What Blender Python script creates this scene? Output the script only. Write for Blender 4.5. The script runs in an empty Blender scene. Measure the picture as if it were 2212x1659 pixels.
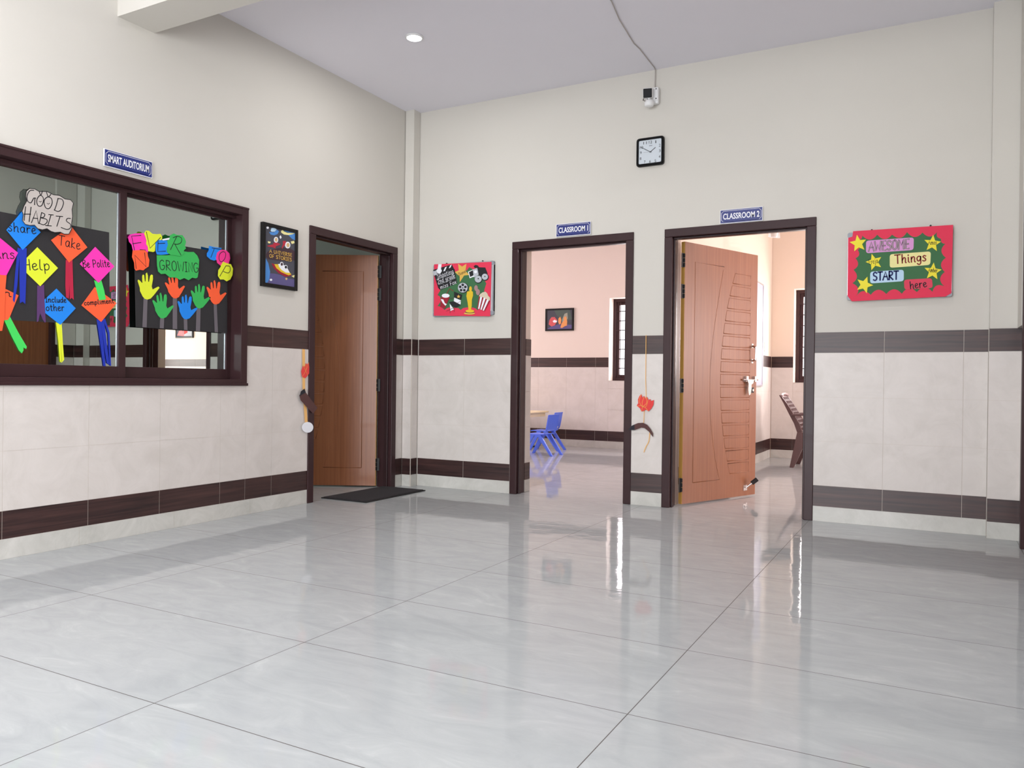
import bpy, bmesh, math, random
from mathutils import Vector, Matrix
from mathutils.geometry import tessellate_polygon

random.seed(7)
scene = bpy.context.scene
COL = scene.collection
R = math.radians

# ------------------------------------------------------------------ camera
cam_data = bpy.data.cameras.new('camera')
cam_data.sensor_fit = 'HORIZONTAL'
cam_data.sensor_width = 36.0
cam_data.lens = 1694.19 / 2212 * 36.0
cam_data.clip_start = 0.05
cam_data.clip_end = 200
cam = bpy.data.objects.new('camera', cam_data)
COL.objects.link(cam)
cr_ = Vector((0.880625, 0.473659, 0.012122)).normalized()
cu_ = Vector((-0.011937, -0.003396, 0.999923)).normalized()
cf_ = cu_.cross(cr_)            # forward
cb_ = -cf_
cam.matrix_world = Matrix(((cr_.x, cu_.x, cb_.x, 4.19125), (cr_.y, cu_.y, cb_.y, -5.81818), (cr_.z, cu_.z, cb_.z, 0.94267), (0, 0, 0, 1)))
scene.camera = cam

# ------------------------------------------------------------------ light
scene.view_settings.view_transform = 'Standard'
scene.view_settings.look = 'None'
scene.view_settings.gamma = 1.0
scene.view_settings.use_curve_mapping = False
scene.view_settings.exposure = 0.0

world = bpy.data.worlds.new('daylight')
scene.world = world
world.use_nodes = True
bgn = world.node_tree.nodes['Background']
bgn.inputs[0].default_value = (0.93, 0.95, 1.0, 1)
bgn.inputs[1].default_value = 2.6

def area_light(name, loc, rot, sx, sy, power, col=(1, 1, 1), shape='RECTANGLE', spread=180):
    d = bpy.data.lights.new(name, 'AREA')
    d.shape = shape; d.size = sx
    if shape in ('RECTANGLE', 'ELLIPSE'): d.size_y = sy
    d.energy = power; d.color = col; d.spread = R(spread)
    o = bpy.data.objects.new(name, d); COL.objects.link(o)
    o.location = loc; o.rotation_euler = rot
    return o

CEIL = 3.355
LAMPS = [(0.955, -1.31), (3.70, -1.31), (0.80, -4.45), (3.40, -4.45), (0.955, -7.4), (3.40, -7.4)]
LAMP_W = [12, 5, 14, 12, 18, 18]
for (lx, ly), w in zip(LAMPS, LAMP_W):
    area_light('downlight_beam', (lx, ly, CEIL - 0.022), (0, 0, 0), 0.095, 0.095, w, (1.0, 0.985, 0.975), 'DISK')
# fill daylight from an unseen entrance added behind the camera
area_light('entrance_fill', (2.35, -9.42, 1.40), (R(90), 0, 0), 3.3, 2.7, 235, (0.94, 0.965, 1.0))
area_light('side_fill', (4.95, -6.9, 1.96), (0, R(90), 0), 1.25, 2.4, 100, (0.94, 0.965, 1.0))  # added fill for the left wall, through an unseen opening
# daylight through the classroom windows, plus added fills at unseen openings
area_light('window_daylight', (0.68, 5.16, 1.57), (R(-90), 0, 0), 1.24, 1.2, 72, (1.0, 0.87, 0.90))
area_light('window_daylight', (-3.76, 2.5, 1.65), (0, R(-90), 0), 1.35, 2.4, 78, (1.0, 0.85, 0.87))  # added fill for the first classroom, no window known here
area_light('window_daylight', (3.25, 5.16, 1.58), (R(-90), 0, 0), 1.3, 1.2, 90, (1.0, 0.87, 0.84))
area_light('window_daylight', (6.3, 5.16, 1.58), (R(-90), 0, 0), 1.4, 1.2, 110, (1.0, 0.84, 0.80))
area_light('window_daylight', (10.18, 2.9, 1.62), (0, R(90), 0), 1.35, 2.6, 310, (1.0, 0.86, 0.84))  # added fill that brightens the open door and gives it sheen
area_light('classroom_fill', (0.2, 2.2, 3.30), (0, 0, 0), 0.5, 0.5, 32, (1.0, 0.84, 0.86))  # added fill to brighten the first classroom, no ceiling fixture modelled
area_light('classroom_fill', (4.4, 3.0, 3.30), (0, 0, 0), 0.5, 0.5, 32, (1.0, 0.84, 0.80))  # same kind of added fill for the second classroom
area_light('auditorium_fill', (-2.2, -4.2, 3.30), (0, 0, 0), 0.4, 0.4, 50, (0.95, 1.0, 0.97))  # added fill that brightens the auditorium, no fixture modelled

# ------------------------------------------------------------------ helpers
def lin(c):
    out = []
    for v in c[:3]:
        v = v / 255.0
        out.append(v / 12.92 if v <= 0.04045 else ((v + 0.055) / 1.055) ** 2.4)
    return tuple(out) + (1.0,)

def mat(name, col, rough=0.6, metal=0.0, coat=0.0, spec=0.5, emis=None, estr=0.0, var=0.0, vscale=8.0, bump=0.0, bscale=40.0, alpha=None, sheen=0.0):
    m = bpy.data.materials.new(name); m.use_nodes = True
    nt = m.node_tree; b = nt.nodes['Principled BSDF']
    b.inputs['Base Color'].default_value = lin(col)
    b.inputs['Roughness'].default_value = rough
    b.inputs['Metallic'].default_value = metal
    b.inputs['Coat Weight'].default_value = coat
    b.inputs['Specular IOR Level'].default_value = spec
    if emis:
        b.inputs['Emission Color'].default_value = lin(emis); b.inputs['Emission Strength'].default_value = estr
    geo = nt.nodes.new('ShaderNodeTexCoord')
    if var > 0:
        n = nt.nodes.new('ShaderNodeTexNoise'); n.inputs['Scale'].default_value = vscale; n.inputs['Detail'].default_value = 6
        nt.links.new(geo.outputs['Object'], n.inputs['Vector'])
        mx = nt.nodes.new('ShaderNodeMix'); mx.data_type = 'RGBA'
        c = lin(col)
        mx.inputs[6].default_value = tuple(max(0, v * (1 - var)) for v in c[:3]) + (1,)
        mx.inputs[7].default_value = tuple(min(1, v * (1 + var)) for v in c[:3]) + (1,)
        nt.links.new(n.outputs['Fac'], mx.inputs[0]); nt.links.new(mx.outputs[2], b.inputs['Base Color'])
    if bump > 0:
        n2 = nt.nodes.new('ShaderNodeTexNoise'); n2.inputs['Scale'].default_value = bscale; n2.inputs['Detail'].default_value = 4
        nt.links.new(geo.outputs['Object'], n2.inputs['Vector'])
        bp_ = nt.nodes.new('ShaderNodeBump'); bp_.inputs['Strength'].default_value = bump; bp_.inputs['Distance'].default_value = 0.005
        nt.links.new(n2.outputs['Fac'], bp_.inputs['Height']); nt.links.new(bp_.outputs['Normal'], b.inputs['Normal'])
    return m

def wood_mat(name, dark, light, scale=(40, 40, 1.6), rough=0.4, coat=0.1, nscale=1.0, contrast=(0.3, 0.7)):
    m = bpy.data.materials.new(name); m.use_nodes = True
    nt = m.node_tree; b = nt.nodes['Principled BSDF']
    b.inputs['Roughness'].default_value = rough; b.inputs['Coat Weight'].default_value = coat
    tc = nt.nodes.new('ShaderNodeTexCoord'); mp = nt.nodes.new('ShaderNodeMapping')
    mp.inputs['Scale'].default_value = scale
    nt.links.new(tc.outputs['Object'], mp.inputs['Vector'])
    n = nt.nodes.new('ShaderNodeTexNoise'); n.inputs['Scale'].default_value = nscale; n.inputs['Detail'].default_value = 8
    n.inputs['Roughness'].default_value = 0.62; n.inputs['Distortion'].default_value = 0.5
    nt.links.new(mp.outputs['Vector'], n.inputs['Vector'])
    r = nt.nodes.new('ShaderNodeValToRGB')
    r.color_ramp.elements[0].position = contrast[0]; r.color_ramp.elements[0].color = lin(dark)
    r.color_ramp.elements[1].position = contrast[1]; r.color_ramp.elements[1].color = lin(light)
    nt.links.new(n.outputs['Fac'], r.inputs['Fac']); nt.links.new(r.outputs['Color'], b.inputs['Base Color'])
    return m

def stone_mat(name, c0, c1, rough=0.3, scale=3.0, stretch=(1, 1, 1), veins=None, coat=0.0):
    m = bpy.data.materials.new(name); m.use_nodes = True
    nt = m.node_tree; b = nt.nodes['Principled BSDF']
    b.inputs['Roughness'].default_value = rough; b.inputs['Coat Weight'].default_value = coat
    g = nt.nodes.new('ShaderNodeNewGeometry'); mp = nt.nodes.new('ShaderNodeMapping'); mp.inputs['Scale'].default_value = stretch
    nt.links.new(g.outputs['Position'], mp.inputs['Vector'])
    n = nt.nodes.new('ShaderNodeTexNoise'); n.inputs['Scale'].default_value = scale; n.inputs['Detail'].default_value = 9; n.inputs['Roughness'].default_value = 0.68
    n.inputs['Distortion'].default_value = 0.8
    nt.links.new(mp.outputs['Vector'], n.inputs['Vector'])
    r = nt.nodes.new('ShaderNodeValToRGB'); r.color_ramp.elements[0].position = 0.32; r.color_ramp.elements[1].position = 0.68
    r.color_ramp.elements[0].color = lin(c0); r.color_ramp.elements[1].color = lin(c1)
    nt.links.new(n.outputs['Fac'], r.inputs['Fac']); nt.links.new(r.outputs['Color'], b.inputs['Base Color'])
    return m

M = {}
M['wall'] = mat('cream_wall_paint', (208, 204, 196), 0.7, var=0.015, vscale=3, bump=0.05, bscale=120)
M['ceiling'] = mat('white_ceiling_paint', (233, 231, 239), 0.8, var=0.01, vscale=4)
M['pink_wall'] = mat('peach_classroom_paint', (228, 214, 203), 0.6, var=0.01)
M['cream_wall'] = mat('apricot_classroom_paint', (228, 212, 196), 0.5, var=0.01)
M['aud_wall'] = mat('auditorium_paint', (190, 196, 188), 0.7, var=0.01)
M['tile'] = stone_mat('beige_wall_tile', (207, 200, 194), (219, 212, 207), 0.4, 5.0)
M['skirt'] = stone_mat('skirting_stone', (188, 187, 180), (212, 210, 204), 0.2, 4.0)
M['grout'] = mat('pale_grout', (205, 196, 186), 0.8)
M['band'] = wood_mat('dark_wood_tile', (30, 18, 19), (82, 53, 50), (1.6, 1.6, 45), 0.38, 0.0, 1.0, (0.3, 0.8))
M['frame'] = mat('maroon_brown_gloss_paint', (58, 38, 40), 0.34, coat=0.04, spec=0.2, var=0.12, vscale=6, bump=0.12, bscale=18)
M['frame_in'] = mat('maroon_brown_paint_rebate', (48, 30, 32), 0.35, spec=0.3)
M['leaf'] = wood_mat('teak_laminate_door', (124, 71, 41), (158, 98, 62), (60, 60, 1.2), 0.36, 0.08, 1.0, (0.25, 0.75))
M['leaf_edge'] = mat('door_edge_wood', (176, 132, 62), 0.5, var=0.1)
M['black'] = mat('black_painted_metal', (12, 10, 11), 0.45, spec=0.3)
M['steel'] = mat('polished_steel', (205, 200, 198), 0.18, metal=1.0)
M['alum'] = mat('brushed_aluminium', (190, 193, 200), 0.32, metal=0.7)
M['greyplastic'] = mat('grey_plastic', (146, 150, 160), 0.4)
M['white'] = mat('white_plastic', (232, 232, 232), 0.35)
M['whitepaper'] = mat('white_paper', (238, 240, 246), 0.8)
M['blacklens'] = mat('black_gloss_plastic', (8, 8, 11), 0.4, spec=0.15)
M['cable'] = mat('grey_white_cable', (176, 168, 164), 0.5)
M['dial'] = mat('pale_grey_dial', (205, 213, 220), 0.4)
M['blue_sign'] = mat('navy_enamel', (26, 40, 118), 0.3, coat=0.3)
M['signwhite'] = mat('white_enamel', (240, 240, 244), 0.3)
M['ink'] = mat('black_marker_ink', (22, 20, 26), 0.7)
M['card'] = mat('black_chart_paper', (42, 40, 42), 0.9)
M['stem'] = mat('grey_paper_strip', (104, 97, 103), 0.85)
M['mat_rubber'] = mat('charcoal_mat_pile', (44, 40, 43), 0.95, var=0.25, vscale=160, bump=0.8, bscale=260)
M['mat_edge'] = mat('black_mat_rubber', (22, 20, 21), 0.7)
M['bluechair'] = mat('blue_plastic', (84, 118, 240), 0.3)
M['yellowtop'] = mat('cream_yellow_table', (252, 232, 182), 0.3)
M['brownplastic'] = mat('brown_plastic', (86, 60, 60), 0.35)
M['brownglare'] = mat('brown_woven_plastic_with_glare', (178, 150, 150), 0.25, var=0.12, vscale=60)  # glare on the brown chair back is put into this lighter colour
def paper(key, col): M[key] = mat(key + '_paper', col, 0.75, var=0.03, vscale=14)
paper('p_blue', (16, 132, 232)); paper('p_yellow', (222, 232, 46)); paper('p_orange', (250, 94, 50)); paper('p_pink', (250, 50, 178))
paper('p_green', (52, 178, 84)); paper('p_lgreen', (66, 214, 92)); paper('p_navy', (20, 46, 170)); paper('p_purple', (88, 50, 104))
paper('p_crimson', (184, 24, 62)); paper('p_grey', (186, 178, 172)); paper('p_red', (226, 52, 84)); paper('p_dgreen', (58, 108, 68))
paper('p_star', (240, 226, 62)); paper('p_lilac', (216, 152, 208)); paper('p_cream', (238, 230, 160)); paper('p_pale', (186, 216, 238))
paper('p_rose', (222, 66, 92)); paper('p_gold', (222, 178, 84)); paper('p_gold2', (228, 190, 40)); paper('p_film', (26, 26, 30))
paper('p_silver', (186, 190, 198)); paper('p_dred', (154, 22, 44)); paper('p_corn', (214, 200, 176)); paper('p_mauve', (168, 130, 130))
paper('p_brown', (84, 52, 50)); paper('p_tip', (30, 30, 40)); paper('p_coral', (226, 64, 62)); paper('p_ribbon', (236, 184, 112)); paper('p_magenta', (238, 48, 140))
paper('p_slate', (72, 72, 82)); paper('p_violet', (92, 84, 132)); paper('p_planet', (74, 136, 206)); paper('p_maroon', (66, 44, 54))
paper('p_olive', (92, 116, 74)); paper('p_rust', (130, 36, 34)); paper('p_ink2', (20, 34, 92)); paper('p_tan', (214, 180, 130)); paper('p_redbody', (180, 40, 60))
M['yline'] = mat('yellow_line', (244, 180, 84), 0.7)
M['lamp_disc'] = mat('lit_diffuser', (255, 255, 255), 0.5, emis=(245, 248, 255), estr=14.0)

# polished floor with the 1219 x 615 mm tile grid laid in world positions
def floor_mat():
    m = bpy.data.materials.new('polished_grey_marble_tile'); m.use_nodes = True
    nt = m.node_tree; b = nt.nodes['Principled BSDF']; N = nt.nodes.new; Lk = nt.links.new
    b.inputs['IOR'].default_value = 1.2; b.inputs['Specular IOR Level'].default_value = 0.35; b.inputs['Roughness'].default_value = 0.045
    g = N('ShaderNodeNewGeometry'); sp = N('ShaderNodeSeparateXYZ'); Lk(g.outputs['Position'], sp.inputs[0])
    def mth(op, a, bb=None, c=None):
        n = N('ShaderNodeMath'); n.operation = op
        for i, v in enumerate((a, bb, c)):
            if v is None: continue
            if isinstance(v, (int, float)): n.inputs[i].default_value = v
            else: Lk(v, n.inputs[i])
        return n.outputs[0]
    def line(s, off, period, half):
        a = mth('DIVIDE', mth('SUBTRACT', s, off), period)
        fl = mth('FLOOR', a); fr = mth('SUBTRACT', a, fl)
        d = mth('MULTIPLY', mth('MINIMUM', fr, mth('SUBTRACT', 1.0, fr)), period)
        return mth('LESS_THAN', d, half), fl
    lx, ix = line(sp.outputs[0], 0.9954, 1.2192, 0.0015)
    ly, iy = line(sp.outputs[1], -3.0752, 0.6154, 0.0015)
    joint = mth('MAXIMUM', lx, ly)
    cell = N('ShaderNodeCombineXYZ'); Lk(ix, cell.inputs[0]); Lk(iy, cell.inputs[1])
    wn = N('ShaderNodeTexWhiteNoise'); wn.noise_dimensions = '3D'; Lk(cell.outputs[0], wn.inputs['Vector'])
    sc = N('ShaderNodeVectorMath'); sc.operation = 'SCALE'; Lk(wn.outputs['Color'], sc.inputs[0]); sc.inputs['Scale'].default_value = 9.0
    ad = N('ShaderNodeVectorMath'); ad.operation = 'ADD'; Lk(g.outputs['Position'], ad.inputs[0]); Lk(sc.outputs[0], ad.inputs[1])
    mp = N('ShaderNodeMapping'); mp.inputs['Scale'].default_value = (1.0, 2.6, 1.0); mp.inputs['Rotation'].default_value = (0, 0, 0.35); Lk(ad.outputs[0], mp.inputs['Vector'])
    n = N('ShaderNodeTexNoise'); n.inputs['Scale'].default_value = 3.4; n.inputs['Detail'].default_value = 12; n.inputs['Roughness'].default_value = 0.66; n.inputs['Distortion'].default_value = 1.4
    Lk(mp.outputs[0], n.inputs['Vector'])
    r = N('ShaderNodeValToRGB'); e = r.color_ramp.elements
    e[0].position = 0.30; e[0].color = lin((168, 171, 172)); e[1].position = 0.60; e[1].color = lin((178, 181, 181))
    e2 = e.new(0.74); e2.color = lin((188, 191, 190)); Lk(n.outputs['Fac'], r.inputs['Fac'])
    mx = N('ShaderNodeMix'); mx.data_type = 'RGBA'; mx.inputs[7].default_value = lin((92, 88, 84))
    Lk(r.outputs['Color'], mx.inputs[6]); Lk(joint, mx.inputs[0]); Lk(mx.outputs[2], b.inputs['Base Color'])
    rr = mth('ADD', mth('MULTIPLY', joint, 0.5), 0.045); Lk(rr, b.inputs['Roughness'])
    n2 = N('ShaderNodeTexNoise'); n2.inputs['Scale'].default_value = 7.0; n2.inputs['Detail'].default_value = 3; Lk(g.outputs['Position'], n2.inputs['Vector'])
    bu = N('ShaderNodeBump'); bu.inputs['Strength'].default_value = 0.15; bu.inputs['Distance'].default_value = 0.006
    Lk(n2.outputs['Fac'], bu.inputs['Height']); Lk(bu.outputs[0], b.inputs['Normal'])
    return m
M['floor'] = floor_mat()

# tinted reflective glazing
def glass_mat():
    m = bpy.data.materials.new('tinted_reflective_glass'); m.use_nodes = True
    nt = m.node_tree; nt.nodes.remove(nt.nodes['Principled BSDF'])
    out = nt.nodes['Material Output']
    gl = nt.nodes.new('ShaderNodeBsdfGlossy'); gl.inputs['Color'].default_value = (0.56, 0.63, 0.60, 1); gl.inputs['Roughness'].default_value = 0.0
    tr = nt.nodes.new('ShaderNodeBsdfTransparent'); tr.inputs['Color'].default_value = (0.30, 0.33, 0.32, 1)
    mx = nt.nodes.new('ShaderNodeMixShader'); mx.inputs[0].default_value = 0.86
    nt.links.new(tr.outputs[0], mx.inputs[1]); nt.links.new(gl.outputs[0], mx.inputs[2]); nt.links.new(mx.outputs[0], out.inputs[0])
    return m
M['glass'] = glass_mat()

def P(pl, u, v, w=0.0):
    ax, g = pl
    return Vector((g + w, u, v)) if ax == 'x' else Vector((u, g - w, v))

class MB:
    def __init__(s): s.v = []; s.f = []; s.m = []
    def add(s, vs, fs, mi=0):
        o = len(s.v); s.v += [Vector(p) for p in vs]
        for f in fs: s.f.append([o + i for i in f]); s.m.append(mi)
        return s
    def hexa(s, p, mi=0):
        return s.add(p, [(0, 3, 2, 1), (4, 5, 6, 7), (0, 1, 5, 4), (1, 2, 6, 5), (2, 3, 7, 6), (3, 0, 4, 7)], mi)
    def box(s, x0, x1, y0, y1, z0, z1, mi=0):
        return s.hexa([(x0, y0, z0), (x1, y0, z0), (x1, y1, z0), (x0, y1, z0), (x0, y0, z1), (x1, y0, z1), (x1, y1, z1), (x0, y1, z1)], mi)
    def pbox(s, pl, u0, u1, v0, v1, w0, w1, mi=0):
        a, b = P(pl, u0, v0, w0), P(pl, u1, v1, w1)
        return s.box(min(a.x, b.x), max(a.x, b.x), min(a.y, b.y), max(a.y, b.y), min(a.z, b.z), max(a.z, b.z), mi)
    def prism(s, pl, pts, w0, w1, mi=0):
        n = len(pts)
        tris = tessellate_polygon([[Vector((p[0], p[1], 0)) for p in pts]])
        o = [P(pl, u, v, w0) for u, v in pts] + [P(pl, u, v, w1) for u, v in pts]
        fs = [tuple(t) for t in tris] + [tuple(n + i for i in reversed(t)) for t in tris] + [(i, (i + 1) % n, n + (i + 1) % n, n + i) for i in range(n)]
        return s.add(o, fs, mi)
    def stroke(s, pl, pts, width, w=0.0005, mi=0, smooth=False):
        if smooth and len(pts) > 2: pts = catmull(pts)
        pts = [Vector((p[0], p[1])) for p in pts]
        q = [pts[0]]
        for p in pts[1:]:
            if (p - q[-1]).length > 1e-5: q.append(p)
        if len(q) < 2: return s
        L_, R_ = [], []
        for i, p in enumerate(q):
            a = q[max(0, i - 1)]; b = q[min(len(q) - 1, i + 1)]
            d = (b - a)
            if d.length < 1e-6: d = q[i] - q[i - 1]
            d.normalize(); nrm = Vector((-d.y, d.x)) * width / 2
            ex = Vector((0, 0))
            if i == 0: ex = -d * width / 3
            if i == len(q) - 1: ex = d * width / 3
            L_.append(p + nrm + ex); R_.append(p - nrm + ex)
        vs = [P(pl, a.x, a.y, w) for a in L_] + [P(pl, a.x, a.y, w) for a in R_]
        n = len(q)
        return s.add(vs, [(i, n + i, n + i + 1, i + 1) for i in range(n - 1)], mi)
    def tube(s, pts, r, n=8, mi=0, cap=True):
        pts = [Vector(p) for p in pts]; rings = []
        rs = r if isinstance(r, (list, tuple)) else [r] * len(pts)
        up = None
        for i, p in enumerate(pts):
            d = (pts[min(i + 1, len(pts) - 1)] - pts[max(i - 1, 0)]).normalized()
            if up is None: up = Vector((0, 0, 1)) if abs(d.z) < 0.9 else Vector((1, 0, 0))
            a = d.cross(up).normalized(); b = a.cross(d).normalized(); up = b
            rings.append([p + (a * math.cos(t * 2 * math.pi / n) + b * math.sin(t * 2 * math.pi / n)) * rs[i] for t in range(n)])
        vs = [v for rg in rings for v in rg]; fs = []
        for i in range(len(pts) - 1):
            for t in range(n):
                fs.append((i * n + t, i * n + (t + 1) % n, (i + 1) * n + (t + 1) % n, (i + 1) * n + t))
        if cap: fs += [tuple(reversed(range(n))), tuple(range((len(pts) - 1) * n, len(pts) * n))]
        return s.add(vs, fs, mi)
    def lathe(s, c, prof, n=24, mi=0):
        vs = []; fs = []
        for r, z in prof:
            vs += [Vector((c[0] + r * math.cos(t * 2 * math.pi / n), c[1] + r * math.sin(t * 2 * math.pi / n), c[2] + z)) for t in range(n)]
        for i in range(len(prof) - 1):
            for t in range(n): fs.append((i * n + t, i * n + (t + 1) % n, (i + 1) * n + (t + 1) % n, (i + 1) * n + t))
        fs += [tuple(reversed(range(n))), tuple(range((len(prof) - 1) * n, len(prof) * n))]
        return s.add(vs, fs, mi)
    def xf(s, mtx):
        s.v = [mtx @ p for p in s.v]; return s
    def build(s, name, mats, parent=None, origin=None, bevel=0.0, smooth=False, seg=2):
        if not isinstance(mats, (list, tuple)): mats = [mats]
        if parent is not None: o0 = world_loc(parent)
        elif origin is not None: o0 = Vector(origin)
        else:
            xs = [p.x for p in s.v]; ys = [p.y for p in s.v]; zs = [p.z for p in s.v]
            o0 = Vector(((min(xs) + max(xs)) / 2, (min(ys) + max(ys)) / 2, min(zs)))
        me = bpy.data.meshes.new(name)
        me.from_pydata([tuple(p - o0) for p in s.v], [], s.f)
        for m_ in mats: me.materials.append(m_)
        for i, p in enumerate(me.polygons): p.material_index = s.m[i]
        bm = bmesh.new(); bm.from_mesh(me); bmesh.ops.recalc_face_normals(bm, faces=bm.faces)
        bm.to_mesh(me); bm.free(); me.update()
        if smooth:
            for p in me.polygons: p.use_smooth = True
        o = bpy.data.objects.new(name, me); COL.objects.link(o)
        if parent is not None: o.parent = parent
        else: o.location = o0
        if bevel > 0:
            md = o.modifiers.new('soft_edges', 'BEVEL'); md.width = bevel; md.segments = seg; md.limit_method = 'ANGLE'; md.angle_limit = R(40)
            md.harden_normals = False
        return o

def world_loc(o):
    v = Vector((0, 0, 0))
    while o is not None:
        v += o.location; o = o.parent
    return v

def catmull(pts, k=5):
    p = [Vector((a[0], a[1])) for a in pts]; closed = (p[0] - p[-1]).length < 1e-6
    out = []
    n = len(p)
    for i in range(n - 1):
        p0 = p[i - 1] if i > 0 else (p[-2] if closed else p[0]); p1 = p[i]; p2 = p[i + 1]
        p3 = p[i + 2] if i + 2 < n else (p[1] if closed else p[-1])
        for j in range(k):
            t = j / k
            out.append(0.5 * ((2 * p1) + (-p0 + p2) * t + (2 * p0 - 5 * p1 + 4 * p2 - p3) * t * t + (-p0 + 3 * p1 - 3 * p2 + p3) * t ** 3))
    out.append(p[-1])
    return out

def tag(o, label=None, cat=None, group=None, kind=None):
    if label: o['label'] = label
    if cat: o['category'] = cat
    if group: o['group'] = group
    if kind: o['kind'] = kind
    return o

def thing(name, label, cat, loc, rotz=0.0, group=None):
    o = bpy.data.objects.new(name, None); COL.objects.link(o); o.empty_display_size = 0.1
    o.location = loc; o.rotation_euler = (0, 0, rotz)
    return tag(o, label, cat, group)

def struct(mb, name, mats, parent=None, **k):
    o = mb.build(name, mats, parent, origin=(0, 0, 0) if parent is None else None, **k)
    if parent is None: o['kind'] = 'structure'
    return o

def bevelled(pts, r):
    """round every corner of a polygon"""
    out = []; n = len(pts)
    for i in range(n):
        p0, p1, p2 = Vector(pts[i - 1]), Vector(pts[i]), Vector(pts[(i + 1) % n])
        a = (p0 - p1).normalized() * r; b = (p2 - p1).normalized() * r
        for t in (0, .25, .5, .75, 1):
            q = (p1 + a) * (1 - t) ** 2 + p1 * 2 * t * (1 - t) + (p1 + b) * t * t
            out.append((q.x, q.y))
    return out

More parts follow.
